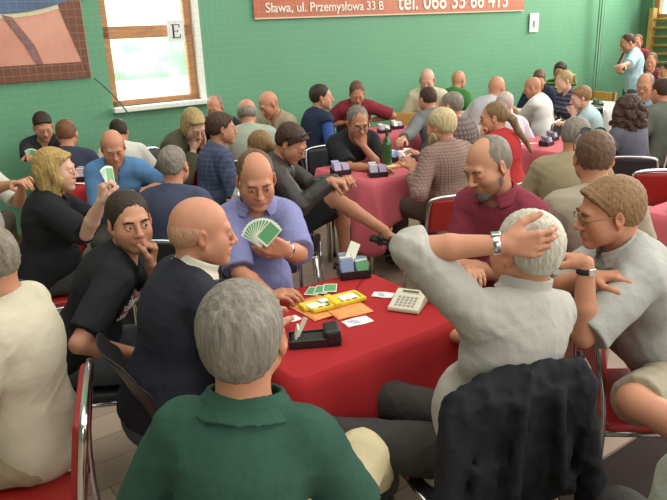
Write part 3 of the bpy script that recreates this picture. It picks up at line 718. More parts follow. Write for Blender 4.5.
        if co:
            cm = MATS.get(co) or sm
            def cf(x, y, z, o=top.get('open', .018)):
                rho = np.sqrt(x*x*.86+(y-.004)**2); r0 = .066+np.clip(.014-z, 0, .06)*.85+.003*(z > 0)
                dd = np.abs(rho-r0)-.0055; dd = np.maximum(dd, np.abs(z-g('colz', .0))-.024)
                ang = np.abs(np.arctan2(x, y)); return np.maximum(dd, (o+np.maximum(.012-z, 0)*.7+.0-ang*rho)*1.)
            ax = nrm(R2@V(0, .1, 1)+.3*nd); xx = nrm(np.cross(R2@V(0, 1, 0), ax)); yy = np.cross(ax, xx)
            sdf_obj('collar', [('add', Fn(cf, N+ax*.030, .125, np.stack([xx, yy, ax], 1)), .004)], cm, shirt_ , (.0045, .006, .01)[lod])
    if g('bottom'):
        bo = g('bottom'); e2 = .012; seatz = .462/s
        T = [('add', Ell(H+V(0, -.015, .0), (.158*bw+e2, .113+e2, .115+e2)), .03), ('add', Ell(H+R1@V(0, .0, .08), (.142*bw+e2+belly*.3, .100+e2+belly*.6, .09)), .03), ('cut', Plane(H+R1@V(0, 0, .1), R1@V(0, 0, 1)), .01)]
        wv3 = waves(seed+9, .09, .003, 5, (1, 1, 1), True); fr2 = bo.get('len', 2)
        for n in 'RL':
            if fr2 > 1: T.append(('add', Cap(hipj[n], kn[n], .094, .070), .03))
        if not stand and fr2 > 1: T.append(('cut', Plane((0, 0, seatz), (0, 0, -1)), .012))
        for n in 'RL':
            if fr2 <= 1: T.append(('add', Cap(hipj[n], hipj[n]*(1-fr2)+kn[n]*fr2, .098, .084, cut=True), .03))
            else:
                T.append(('add', Cap(kn[n], an[n]*.95+kn[n]*.05, .066, .062, cut=True), .02))
        sdf_obj(bo.get('name', 'trousers'), T, bo['mat'], root, hs*1.15, disp=lambda x, y, z: wv3(x, y, z))
    if g('feet', lod < 2):
        for n in 'RL':
            f = nrm(toe[n]-an[n]-V(0, 0, -.04)); fl = V(f[0], f[1], f[2]); upv = nrm(V(0, 0, 1)-fl*fl[2]); lt = np.cross(fl, upv); R_ = np.stack([lt, fl, upv], 1); c0 = an[n]+R_@V(0, .05, -.055)
            if g('sandal'):
                Q = [('add', Box(c0+R_@V(0, 0, -.018), (.046, .135, .016), R_, .012), .01)]
                for yy_ in (-.06, .01, .06): Q.append(('add', Fn(lambda x, y, z: np.maximum(np.abs(np.sqrt(x*x+(z+.0)**2)-.044)-.006, np.abs(y)-.018), c0+R_@V(0, yy_, -.005), .06, R_), .004))
                sdf_obj('sandal', Q, M['black_leather'], root, .006)
            else:
                Q = [('add', Ell(c0+R_@V(0, .045, 0), (.048, .10, .04), R_), .03), ('add', Ell(c0+R_@V(0, -.06, .01), (.04, .055, .05), R_), .03), ('cut', Plane(c0+R_@V(0, 0, -.03), R_@V(0, 0, -1)), .004)]
                sdf_obj('shoe', Q, g('shoe', M['black_leather']), root, .009)
    # ---- hair and things on it
    if g('shades'):
        q = MB()
        for sx in (1, -1):
            c0 = HC+Rh@V(sx*.030, .060, .112); q.tube([c0+Rh@V(.024*math.cos(t), .010*math.sin(t), .016*math.sin(t)) for t in np.linspace(0, 2*math.pi, 18)[:-1]], .003, 6, closed=True)
            q.tube([HC+Rh@V(sx*.055, .058, .11), HC+Rh@V(sx*.088, .02, .075), HC+Rh@V(sx*.09, -.03, .03)], .003, 6, smooth=2)
            q.v += [tuple(c0+Rh@V(.023*math.cos(t), .009*math.sin(t), .015*math.sin(t))) for t in np.linspace(0, 2*math.pi, 18)[:-1]]; q.f.append(tuple(range(len(q.v)-17, len(q.v))))
        q.build('sunglasses', M['shade_black'], root, smooth=False)
    hair_build(g('hair'), HC, Rh, root, lod, seed, N, R2)
    if g('brow') and lod < 2:
        for sx in (1, -1):
            sdf_obj('eyebrow', [('add', Cap(HC+Rh@V(sx*.017, .0955, .0175), HC+Rh@V(sx*.034, .093, .022), .0042, .0046, fl=(Rh@V(0, 1, 0), 1.3)), .004), ('add', Cap(HC+Rh@V(sx*.034, .093, .022), HC+Rh@V(sx*.05, .079, .0165), .0044, .003), .004)], g('brow'), root, .003)
    if g('eyes', 'down') == 'open' or (lod == 0 and g('eyes') == 'low'):
        for sx in (1, -1):
            ec = HC+Rh@V(sx*.032, .0795, -.002); dv = nrm(Rh@V(*g('gaze', (0, 1, 0))))
            mb = MB(); n = 16
            ux = nrm(np.cross(dv, V(0, 0, 1))); uy = np.cross(ux, dv); b = []
            mb2 = sphere_mb(ec, .0123, 18, 12, np.stack([ux, uy, dv], 1)); eo = mb2.build('eyeball', M['eye_white'], root, smooth=True)
            mb3 = MB(); rows = []
            for r_, z_ in ((.0001, .01275), (.003, .0126), (.0062, .0110)):
                rows.append([ec+ux*r_*math.cos(t*2*math.pi/n)+uy*r_*math.sin(t*2*math.pi/n)+dv*z_ for t in range(n+1)])
            mb3.quad_grid(rows); mb3.build('iris', M['iris'], eo, smooth=True)
    if g('glasses'):
        gl = MB()
        for sx in (1, -1):
            c0 = V(sx*.033, .103, -.004)
            gl.tube([HC+Rh@(c0+V(.024*math.cos(t), -.004*abs(math.cos(t)), .018*math.sin(t))) for t in np.linspace(0, 2*math.pi, 20)[:-1]], .0016, 6, closed=True)
            gl.tube([HC+Rh@V(sx*.057, .1, 0), HC+Rh@V(sx*.08, .075, .004), HC+Rh@V(sx*.086, .0, .006), HC+Rh@V(sx*.082, -.02, -.012)], .0016, 6, smooth=1)
        gl.tube([HC+Rh@V(-.01, .102, 0), HC+Rh@V(0, .108, .004), HC+Rh@V(.01, .102, 0)], .0016, 6, smooth=1)
        go = gl.build('eyeglasses', g('glasses'), root, smooth=True)
        for sx in (1, -1):
            l = MB(); c0 = V(sx*.033, .103, -.004); b = [tuple(HC+Rh@(c0+V(.0235*math.cos(t), -.004*abs(math.cos(t)), .0175*math.sin(t)))) for t in np.linspace(0, 2*math.pi, 20)[:-1]]
            l.v = b; l.f = [tuple(range(len(b)))]; l.build('lens', M['clear_lens'], go)
    if g('watch'):
        n = g('watch'); fd = nrm(wr[n]-el[n]); w = wr[n]-fd*.025; ux = nrm(np.cross(fd, V(0, 0, 1))); uy = np.cross(ux, fd); mb = MB()
        for t in np.linspace(-.009, .009, 3): pass
        mb.quad_grid([[w+fd*q+(ux*math.cos(t)+uy*math.sin(t))*(.0295 if abs(q) < .008 else .027) for t in np.linspace(0, 2*math.pi, 25)] for q in (-.010, -.007, .007, .010)])
        wo = mb.build('wristwatch', g('watchmat', M['chrome']), root, smooth=True)
        MB().box(w+uy*.0305, (.013, .013, .004), np.stack([ux, fd, uy], 1)).build('watch_case', M['chrome'], wo, bevel=.002)
    P.HC, P.Rh, P.wr, P.el, P.kn, P.an, P.N, P.R2, P.C, P.H = HC, Rh, wr, el, kn, an, N, R2, C, H
    ch = g('chair')
    if ch:
        base = P.world(V(0, .035, 0)+V(*g('chairoff', (0, 0, 0)))); fa = g('chairface', a)
        CH_LIST.append((ch, g('chairpos') or base, fa,  g('chairlabel') or 'chair under '+d['who'], s if lod > 0 else 1.))
    return P
def sphere_mb(c, r, n, m, R=I3):
    mb = MB(); mb.quad_grid([[c+R@(V(math.sin(math.pi*j/m)*math.cos(2*math.pi*i/n), math.sin(math.pi*j/m)*math.sin(2*math.pi*i/n), math.cos(math.pi*j/m))*r) for i in range(n+1)] for j in range(m+1)]); return mb

def head_prims(c, R, lod, jaw, eyes, fem):
    w = lambda *p: c+R@V(*p)
    L = [('add', Ell(w(0, -.016, .030), (.0765, .0965, .0855), R), .02),
         ('add', Ell(w(0, -.055, -.005), (.058, .05, .06), R), .03),
         ('add', Ell(w(0, .022, -.03), (.060, .066, .078), R), .025),
         ('add', Cap(w(-.052*jaw, .005, -.052), w(-.014, .068, -.098), .020, .019), .03), ('add', Cap(w(.052*jaw, .005, -.052), w(.014, .068, -.098), .020, .019), .03),
         ('add', Ell(w(0, .076, -.1), (.022, .018, .016), R), .015)]
    for sx in (1, -1):
        L.append(('add', Ell(w(sx*.040, .054, -.028), (.024, .026, .026), R), .03)); L.append(('add', Ell(w(sx*.034, .044, -.058), (.026, .028, .03), R), .03))
    L.append(('add', Cap(w(-.034, .078, .019), w(.034, .078, .019), .012), .02))
    for sx in (1, -1): L.append(('sub', Ell(w(sx*.033, .100, -.001), (.018, .015, .011), R), .018))
    L += [('add', Cap(w(0, .088, .008), w(0, .108, -.030), .0075, .0115), .010), ('add', Ell(w(0, .110, -.033), (.0125, .0125, .0105), R), .006),
          ('add', Ell(w(-.013, .098, -.037), (.008, .011, .008), R), .005), ('add', Ell(w(.013, .098, -.037), (.008, .011, .008), R), .005),
          ('add', Ell(w(0, .083, -.064), (.030, .014, .02), R), .012)]
    if lod < 2:
        L += [('add', Ell(w(0, .0945, -.0595), (.023, .008, .0048), R), .004), ('add', Ell(w(0, .093, -.0705), (.020, .008, .0058), R), .004),
              ('sub', Cap(w(-.02, .1005, -.0648), w(.02, .1005, -.0648), .0022), .003)]
    for sx in (1, -1):
        ec = w(sx*.032, .0795, -.002)
        if eyes == 'open' and lod < 2:
            lo_, hi_ = -.0050, .0042
            L.append(('add', Fn(lambda x, y, z: np.maximum(np.abs(np.sqrt(x*x+y*y+z*z)-.0128)-.0022, -np.maximum(np.maximum(z-hi_, lo_-z), np.abs(x)-.0125)), ec, .016, R), .003))
        else: L.append(('add', Ell(ec, (.0145, .0132, .0120), R), .007))
        Re = R@RZ(-sx*.35)
        L.append(('add', Ell(w(sx*.080, -.010, -.008), (.008, .019, .031), Re@RX(.15)), .004))
        if lod < 2:
            L.append(('sub', Ell(w(sx*.088, -.006, -.004), (.0065, .011, .018), Re@RX(.15)), .003))
        L.append(('add', Ell(w(sx*.077, -.004, -.036), (.006, .009, .011), R), .004))
    return L

def hair_build(hr, c, R, root, lod, seed, N, R2):
    if not hr: return
    w = lambda *p: c+R@V(*p)
    st, m = hr['style'], hr['mat']; t = hr.get('t', .010)*(.55 if hr['style'] in ('short', 'balding', 'pony', 'bob') else .8); amp = hr.get('amp', .0022)
    h = (.0038, .0055, .0085)[lod]
    L = []
    if st != 'none':
        dy, dz = (-.010, .004) if st != 'ring' else (-.012, -.006)
        L = [('add', Ell(w(0, -.016+dy, .030+dz), (.0765+t*.9, .0955+t*.8, .0855+t-dz), R), .01), ('add', Ell(w(0, -.057, -.008), (.060+t*.7, .052+t*.8, .064), R), .025)]
        if st == 'ring': L = [('add', Ell(w(0, -.028, .006), (.0795+t, .0845+t, .066), R), .01), ('add', Ell(w(0, -.060, -.012), (.060+t*.7, .052+t*.8, .056), R), .025)]
        fz = hr.get('front', hr.get('fz', .074)); fy = hr.get('fy', .074)
        if hr.get('fringe'): L.append(('add', Ell(w(0, .044, .068), (.060, .043+t, .032), R), .02))
        L.append(('cut', Plane(w(0, fy, fz), R@V(0, .80, -.60)), .012))
        nz = hr.get('nape', -.06)
        L.append(('cut', Plane(w(0, -.06, nz), R@V(0, -.25, -1)), .010))
        # clear the ears
        for sx in (1, -1):
            if not hr.get('ears'): L.append(('sub', Ell(w(sx*.094, -.002, -.018), (.020, .023, .036), R), .008))
        if st == 'balding': L.append(('sub', Ell(w(0, .06, .100), (.046, .085, .045), R), .03))
        if st == 'recede':
            for sx in (1, -1): L.append(('sub', Ell(w(sx*.055, .075, .085), (.032, .05, .05), R), .012))
        if st == 'long':
            ln = hr.get('len', .16); fw = hr.get('fw', .02)
            for sx in (1, -1):
                L.append(('add', Cap(w(sx*.068, -.01, .02), w(sx*.072, fw, -.05), .026, .024), .03)); L.append(('add', Cap(w(sx*.072, fw, -.05), w(sx*.08, -.02, -.04)-V(0, 0, ln*.6), .024, .02), .02))
                L.append(('add', Cap(w(sx*.045, -.06, -.02), w(sx*.06, -.05, -.02)-V(0, 0, ln), .042, .03), .03))
            L.append(('add', Cap(w(0, -.075, -.01), w(0, -.08, -.02)-V(0, 0, ln), .045, .035), .03))
        if st == 'bob':
            for sx in (1, -1):
                L.append(('add', Ell(w(sx*.062, -.005, -.03), (.032, .055, .075), R), .02))
            L.append(('add', Ell(w(0, -.055, -.035), (.07, .05, .07), R), .03))
        if st == 'curly':
            r_ = random.Random(seed)
            L.append(('add', Ell(w(0, -.03, -.02)-V(0, 0, .03), (.145, .125, .165), R), .03)); L.append(('add', Ell(w(0, -.05, -.06)-V(0, 0, .08), (.155, .10, .13), R), .03))
            for i in range(90):
                u = nrm([r_.gauss(0, 1), r_.gauss(-.5, .8), r_.gauss(0, 1)]); L.append(('add', Ell(w(0, -.035, -.02)-V(0, 0, .05)+R@(u*V(.145, .125, .18)), (.030, .030, .030), R), .008))
            L.append(('sub', Ell(w(0, .10, -.04), (.058, .09, .085), R), .01))
    if st == 'pony' or hr.get('tail'):
        pts = hr.get('tail') or [(0, -.105, .02), (0, -.15, -.02), (0, -.15, -.12)]
        for i in range(len(pts)-1):
            a, b = w(*pts[i]), w(*pts[i+1]); L.append(('add', Cap(a, b, hr.get('tr', .026)*(1-.15*i), hr.get('tr', .026)*(1-.15*(i+1))), .015))
    if L:
        f1 = waves(seed+3, .014 if lod == 0 else .024, amp*1.2, 7, (1, 1, .3) if st != 'long' else (1, 1, .1), warp=.5); f2 = waves(seed+4, .007, amp*.4, 6, (1, 1, .12), warp=.4) if lod == 0 else None
        if st == 'curly': f1 = waves(seed+3, .03, .006, 6)
        sdf_obj('hair', L, m, root, h, disp=lambda x, y, z: f1(x, y, z)+(f2(x, y, z) if f2 else 0))
    if hr.get('beard'):
        bt = hr.get('bt', .006)
        Q = [('add', Ell(w(0, .022, -.03), (.060+bt, .066+bt, .078+bt), R), .02)]
        for sx in (1, -1): Q.append(('add', Cap(w(sx*.052, .005, -.052), w(sx*.014, .068, -.098), .020+bt, .019+bt), .03))
        Q += [('add', Ell(w(0, .076, -.1), (.022+bt, .018+bt, .016+bt*1.5), R), .015), ('cut', Plane(w(0, 0, -.035), R@V(0, .15, 1)), .01), ('cut', Plane(w(0, .0, 0), R@V(0, -1, 0)), .01),
              ('sub', Ell(w(0, .10, -.062), (.024, .03, .016), R), .006), ('sub', Ell(w(0, .10, -.02), (.045, .07, .04), R), .01)]
        Q.append(('add', Cap(w(-.022, .092, -.058), w(.022, .092, -.058), .0055), .006)) if hr.get('moustache', True) else None
        f1 = waves(seed+7, .012, .0015, 6)
        sdf_obj('beard', Q, hr['beard'], root, (.0045, .006, .009)[lod], disp=f1)
PEOPLE = [
    {'who': 'the man in the green polo', 'head': (-0.188, 1.219, 1.199), 'face': 2, 'label': 'grey-haired man in dark green polo shirt seen from behind in the foreground', 'lod': 0, 'bw': 0.83, 'belly': 0.02, 'lean': 4, 'side': 5, 'colz': -0.004, 'hpitch': 2, 'skin': 'ruddy', 'top': {'mat': fabric('green_knit', '245040'), 'sleeve': 0.8, 'collar': 'green_knit', 'open': 0.02, 'hem': -0.06}, 'bottom': {'mat': fabric('cream_cotton', 'c9b88a')}, 'kneeR': (0.07, 1.5, 0.75), 'ankleR': (0.1, 1.75, 0.45), 'kneeL': ('l', -0.16, 0.43, 0.54), 'hair': {'style': 'short', 'mat': HM['grey'], 't': 0.018, 'nape': -0.072, 'amp': 0.0016}, 'chair': 'black', 'chairlabel': 'black padded chair under the man in the green polo', 'eyes': 'down', 'seed': 11},
    {'who': 'the white-haired man', 'head': (0.54, 1.797, 1.162), 'face': 330, 'label': 'white-haired man in pale grey shirt with raised arm and hand behind head', 'lod': 0, 'bw': 1.04, 'belly': 0.03, 'lean': -8, 'bend': 5, 'side': 13, 'colz': 0.022, 'hpitch': -2, 'skin': 'ruddy', 'top': {'mat': fabric('pale_grey_linen', 'b4aea4'), 'sleeve': 1.12, 'collar': 'pale_grey_linen', 'open': 0.02, 'loose': 1, 'e': 0.022, 'extra': [((-0.12, -0.06, 0.6), (-0.16, 0.06, 0.42), 0.07, 0.05)]}, 'bottom': {'mat': fabric('dark_trousers', '3b3735')}, 'handL': (0.451, 1.668, 1.219), 'poleL': ('w', -0.5, -0.1, 1), 'hdirL': (0.83, -0.5, -0.03), 'palmL': (0.5, 0.83, 0), 'poseL': 'relax', 'handR': ('l', 0.2, 0.4, 0.72), 'watch': 'L', 'fold': 0.006, 'kneeL': (-0.03, 1.78, 0.57), 'kneeR': (0.1, 2.05, 0.57), 'hair': {'style': 'short', 'mat': HM['white'], 't': 0.014, 'nape': -0.07, 'amp': 0.0012}, 'chair': 'black', 'chairlabel': 'black padded chair with a dark jacket hung over its back', 'chairface': 341, 'chairpos': (0.4, 1.85), 'eyes': 'down', 'seed': 12, 'hyaw': -4},
    {'who': 'the man in the navy sweater', 'head': (-0.43, 2.131, 1.152), 'face': 60, 'label': 'bald man in navy sweater with white collar seen from behind at left side of table', 'lod': 0, 'bw': 1.05, 'belly': 0.03, 'lean': 14, 'bend': 10, 'colz': 0.014, 'hpitch': 8, 'skin': 'ruddy', 'top': {'mat': fabric('navy_knit', '21222f'), 'sleeve': 1.9, 'collar': 'cream_collar', 'open': 0.02, 'e': 0.02, 'name': 'sweater'}, 'bottom': {'mat': fabric('blue_denim', '4a5466')}, 'handR': (-0.261, 2.139, 0.78), 'handL': (-0.286, 2.412, 0.78), 'hair': {'style': 'ring', 'mat': HM['shaved'], 't': 0.001, 'amp': 0.0006, 'nape': -0.06}, 'chair': 'shell', 'chairlabel': 'black moulded chair behind the man in the navy sweater', 'chairoff': (0.03, 0.08, 0), 'seed': 13, 'hyaw': 14},
    {'who': 'the young man in black', 'head': (-0.785, 2.511, 1.092), 'face': 82, 'label': 'young man in black printed t-shirt resting his chin on his fist', 'lod': 0, 'bw': 1.05, 'belly': 0.01, 'lean': 24, 'bend': 14, 'hpitch': 2, 'skin': 'pink', 'eyes': 'open', 'gaze': (-0.25, 1, 0.1), 'top': {'mat': fabric('black_jersey', '17191d'), 'sleeve': 0.85, 'e': 0.016, 'neck': 0.066, 'hem': -0.05}, 'bottom': {'mat': fabric('grey_denim', '4f5358')}, 'handL': ('h', -0.035, 0.085, -0.175), 'poleL': ('w', 0.3, 0.3, -1), 'hdirL': (0.0, 0.25, 0.9), 'palmL': (0.2, -0.9, 0.3), 'poseL': 'fist', 'handR': (-0.806, 2.331, 0.62), 'brow': HM['dark'], 'stubble': ('7d6a5c', 0.35), 'hair': {'style': 'short', 'mat': HM['dark'], 't': 0.016, 'fz': 0.07, 'fy': 0.078, 'amp': 0.001}, 'chair': 'black', 'chairlabel': 'black padded chair under the young man in black t-shirt', 'seed': 14, 'hyaw': 64},
    {'who': 'the man in the cream polo', 'head': (-1.05, 1.898, 1.149), 'face': 268, 'label': 'man in cream polo shirt and khaki trousers cut off by the left edge', 'lod': 0, 'bw': 0.95, 'belly': 0.02, 'lean': -2, 'bend': 8, 'hpitch': 12, 'skin': 'ruddy', 'top': {'mat': fabric('cream_pique', 'cbbfa4'), 'sleeve': 0.95, 'collar': 'cream_pique', 'e': 0.024, 'hem': -0.1, 'fold': 0.005}, 'bottom': {'mat': fabric('khaki_cotton', 'a08c68')}, 'hair': {'style': 'short', 'mat': HM['greybrown'], 't': 0.008}, 'chair': 'red', 'chairlabel': 'red padded chrome chair under the man in the cream polo', 'chairface': 254, 'chairpos': (-0.97, 1.61), 'seed': 15, 'hyaw': 8},
    {'who': 'the man with the card fan', 'head': (-0.318, 2.813, 1.172), 'face': 172, 'label': 'man in lilac shirt studying a fan of playing cards held in front of his chest', 'lod': 0, 'bw': 0.84, 'belly': 0.02, 'lean': 8, 'bend': 6, 'hpitch': 20, 'skin': 'ruddy', 'eyes': 'low', 'top': {'mat': fabric('lilac_cotton', '7f80b4'), 'sleeve': 0.98, 'collar': 'lilac_cotton', 'open': 0.03, 'e': 0.018}, 'bottom': {'mat': fabric('dark_trousers', '3b3735')}, 'handL': (-0.181, 2.421, 0.978), 'poleL': ('l', -0.5, 0.1, -1), 'hdirL': (0.55, 0.35, 0.35), 'palmL': (0.3, -0.75, 0.2), 'poseL': 'hold', 'handR': (-0.264, 2.447, 0.79), 'hdirR': (0.0, 1, -0.1), 'watch': 'L', 'brow': HM['brown'], 'hair': {'style': 'balding', 'mat': HM['brown'], 't': 0.007, 'amp': 0.0012}, 'chair': 'black', 'chairlabel': 'black padded chair behind the man in lilac shirt', 'seed': 16, 'hyaw': -6},
    {'who': 'the man in burgundy', 'head': (0.66, 2.778, 1.196), 'face': 226, 'label': 'balding bearded man in burgundy shirt looking down beside the white-haired man', 'lod': 0, 'bw': 0.96, 'belly': 0.03, 'lean': 8, 'bend': 8, 'hpitch': 20, 'hroll': 6, 'skin': 'pink', 'top': {'mat': fabric('burgundy_cotton', '8e2a40'), 'sleeve': 0.95, 'collar': 'burgundy_cotton', 'open': 0.03, 'e': 0.018}, 'bottom': {'mat': fabric('dark_trousers', '3b3735')}, 'handR': (0.561, 2.597, 0.8), 'handL': (0.455, 2.709, 0.8), 'brow': HM['brown'], 'stubble': ('8f8880', 0.5), 'hair': {'style': 'balding', 'mat': HM['greybrown'], 't': 0.006, 'amp': 0.001, 'beard': HM['greydark'], 'bt': 0.003}, 'chair': 'red', 'chairlabel': 'red padded chair behind the man in burgundy shirt', 'seed': 17, 'hyaw': 12},
    {'who': 'the man with crossed arms', 'head': (0.947, 2.211, 1.138), 'face': 276, 'label': 'man in light grey shirt, glasses and shorts leaning with crossed arms on a chair back', 'lod': 0, 'bw': 1.0, 'belly': 0.02, 'lean': 20, 'bend': 12, 'hpitch': 10, 'skin': 'ruddy', 'eyes': 'low', 'top': {'mat': fabric('light_grey_poplin', 'a9a8a0'), 'sleeve': 0.95, 'collar': 'light_grey_poplin', 'open': 0.03, 'e': 0.022}, 'bottom': {'mat': fabric('stone_shorts', '9c9078'), 'len': 0.97, 'name': 'shorts'}, 'handR': (0.86, 2.086, 0.954), 'hdirR': (-0.45, -0.85, 0.15), 'palmR': (-0.2, -0.2, -1), 'poleR': ('w', -0.8, 0.3, -0.6), 'handL': (0.789, 1.968, 1.045), 'hdirL': (0.85, 0.3, -0.05), 'palmL': (0.2, 0.2, -1), 'poleL': ('w', -0.3, -0.2, -1), 'kneeL': (0.842, 1.736, 0.666), 'ankleL': (1.058, 1.66, 0.596), 'kneeR': (0.903, 2.407, 0.781), 'glasses': M['gold_frame'], 'brow': HM['brown'], 'watch': 'L', 'watchmat': M['black_rubber'], 'hair': {'style': 'short', 'mat': HM['sandy'], 't': 0.02, 'fringe': 1, 'amp': 0.002}, 'feet': True, 'chairface': 96, 'chairpos': (1.13, 2.16), 'chair': 'red', 'chairlabel': 'red padded chair turned backwards under the man with crossed arms', 'seed': 18, 'hyaw': -4},
    {'who': 'the man in the oatmeal t-shirt', 'head': (1.162, 2.913, 1.188), 'face': 355, 'label': 'brown-haired man in oatmeal t-shirt with sunglasses pushed on his head, seen from behind', 'lod': 1, 'bw': 1.05, 'belly': 0.02, 'lean': 8, 'hpitch': 8, 'skin': 'pink', 'shades': 1, 'top': {'mat': fabric('oatmeal_jersey', 'aa9a84'), 'sleeve': 0.8, 'e': 0.016}, 'bottom': {'mat': fabric('khaki_cotton', 'a08c68')}, 'hair': {'style': 'short', 'mat': HM['brown'], 't': 0.012}, 'chair': 'red', 'chairlabel': 'red padded chair under the man in the oatmeal t-shirt', 'seed': 19, 'hyaw': 17},
    {'who': 'the man in the tan jacket', 'head': (1.432, 3.859, 1.117), 'face': 20, 'label': 'grey-haired man in tan jacket sitting behind the man in oatmeal t-shirt', 'lod': 1, 'bw': 1.05, 'belly': 0.03, 'lean': 8, 'hpitch': 18, 'skin': 'ruddy', 'top': {'mat': fabric('tan_twill', '9c8b68'), 'sleeve': 1.9, 'collar': 'tan_twill', 'e': 0.024, 'name': 'jacket'}, 'bottom': {'mat': fabric('dark_trousers', '3b3735')}, 'hair': {'style': 'short', 'mat': HM['grey'], 't': 0.01}, 'chair': 'black', 'chairlabel': 'black padded chair under the man in tan jacket', 'seed': 20, 'hyaw': 28},
    {'who': 'the blonde woman', 'head': (-1.446, 3.512, 1.096), 'face': 70, 'label': 'blonde woman in black top raising her hands in front of her', 'lod': 0, 'female': True, 'bw': 1.12, 'belly': 0.05, 'lean': 12, 'hpitch': 6, 'skin': 'fair', 'top': {'mat': fabric('black_jersey', '17191d'), 'sleeve': 1.0, 'e': 0.022, 'neck': 0.07, 'name': 'top'}, 'bottom': {'mat': fabric('dark_trousers', '3b3735')}, 'handR': (-1.1, 3.121, 1.024), 'poleR': ('w', 0.3, -0.2, -1), 'hdirR': (0.05, 0.2, 1), 'palmR': (-0.2, 1, 0.2), 'poseR': 'half', 'handL': (-1.188, 3.409, 0.938), 'hdirL': (0, 0.2, 1), 'poleL': ('w', 0.3, 0.3, -1), 'poseL': 'half', 'armr': 1.15, 'hair': {'style': 'long', 'mat': HM['blonde'], 't': 0.014, 'fringe': 1, 'len': 0.19, 'amp': 0.0035, 'fw': 0.03, 'ears': 1}, 'chair': 'red', 'chairlabel': 'red padded chair behind the blonde woman', 'seed': 21, 'hyaw': 14},
    {'who': 'the man in the bright blue shirt', 'head': (-1.422, 4.413, 1.079), 'face': 168, 'label': 'older balding man in bright blue v-neck shirt looking down', 'lod': 1, 'bw': 1.0, 'belly': 0.04, 'lean': 10, 'hpitch': 26, 'skin': 'ruddy', 'top': {'mat': fabric('azure_cotton', '4a80b0'), 'sleeve': 0.95, 'vneck': 1, 'e': 0.02}, 'bottom': {'mat': fabric('dark_trousers', '3b3735')}, 'handR': (-1.377, 4.274, 0.78), 'handL': (-1.232, 4.476, 0.78), 'brow': HM['greydark'], 'hair': {'style': 'ring', 'mat': HM['grey'], 't': 0.006}, 'chair': 'black', 'chairlabel': 'black padded chair behind the man in bright blue shirt', 'seed': 22, 'hyaw': -10},
    {'who': 'the man in the slate t-shirt', 'head': (-0.851, 3.624, 1.093), 'face': 8, 'label': 'grey-haired man in slate blue t-shirt seen from behind left of the man with cards', 'lod': 1, 'bw': 1.0, 'belly': 0.03, 'lean': 10, 'hpitch': 6, 'skin': 'ruddy', 'top': {'mat': fabric('slate_jersey', '3f4560'), 'sleeve': 0.85, 'e': 0.018}, 'bottom': {'mat': fabric('blue_denim', '4a5466')}, 'hair': {'style': 'short', 'mat': HM['grey'], 't': 0.007}, 'chair': 'black', 'chairlabel': 'black padded chair under the man in slate t-shirt', 'seed': 23},
    {'who': 'the young man in the dark jacket', 'head': (-2.38, 5.66, 1.079), 'face': 165, 'label': 'young dark-haired man in open black jacket at far left under the poster', 'lod': 2, 'lean': 10, 'hpitch': 26, 'skin': 'pink', 'top': {'mat': fabric('charcoal_jacket', '25252b'), 'sleeve': 1.9, 'e': 0.02, 'vneck': 1, 'name': 'jacket'}, 'bottom': {'mat': fabric('blue_denim', '4a5466')}, 'handR': (-1.947, 4.379, 0.9), 'handL': (-1.873, 4.427, 0.9), 'hair': {'style': 'short', 'mat': HM['dark'], 't': 0.012, 'fringe': 1}, 'chair': 'black', 'chairlabel': 'black padded chair behind the young man in dark jacket', 'seed': 24, 'hyaw': -15},
    {'who': 'the reddish-haired man', 'head': (-1.994, 5.149, 1.075), 'face': 352, 'label': 'reddish-haired man in dark blue shirt seen from behind, beside the blue-shirted man', 'lod': 2, 'lean': 10, 'bw': 1.05, 'hpitch': 14, 'skin': 'ruddy', 'top': {'mat': fabric('dark_blue_shirt', '30364a'), 'sleeve': 0.9, 'e': 0.018}, 'bottom': {'mat': fabric('blue_denim', '4a5466')}, 'hair': {'style': 'short', 'mat': HM['auburn'], 't': 0.01}, 'chair': 'black', 'chairlabel': 'black padded chair under the reddish-haired man', 'seed': 25},
    {'who': 'the dark-haired person in white', 'head': (-1.749, 5.631, 0.991), 'face': 338, 'label': 'dark-haired person in white shirt mostly hidden behind the bright blue shirt', 'lod': 2, 'lean': 20, 'hpitch': 25, 'skin': 'tan', 'top': {'mat': fabric('white_cotton', 'cfc9bd'), 'sleeve': 0.9, 'e': 0.02}, 'bottom': {'mat': fabric('dark_trousers', '3b3735')}, 'hair': {'style': 'short', 'mat': HM['dark'], 't': 0.012}, 'chair': 'black', 'chairlabel': 'black padded chair behind the person in white, left of the window', 'seed': 26},
    {'who': 'the man at the left edge', 'head': (-2.198, 4.203, 1.127), 'face': 92, 'label': 'person in white shirt and olive trousers cut off by the left edge, forearm stretched forward', 'lod': 1, 'lean': 2, 'hpitch': 10, 'skin': 'pink', 'top': {'mat': fabric('white_cotton', 'cfc9bd'), 'sleeve': 0.9, 'e': 0.018}, 'bottom': {'mat': fabric('olive_twill', '4c4632')}, 'handR': (-1.819, 3.795, 0.988), 'handL': (-1.935, 4.135, 0.902), 'kneeR': (-2.372, 4.961, 0.62), 'kneeL': (-2.454, 5.215, 0.6), 'hair': {'style': 'short', 'mat': HM['brown'], 't': 0.01}, 'chair': 'black', 'chairlabel': 'black padded chair at the left edge beyond the cream polo', 'seed': 27},
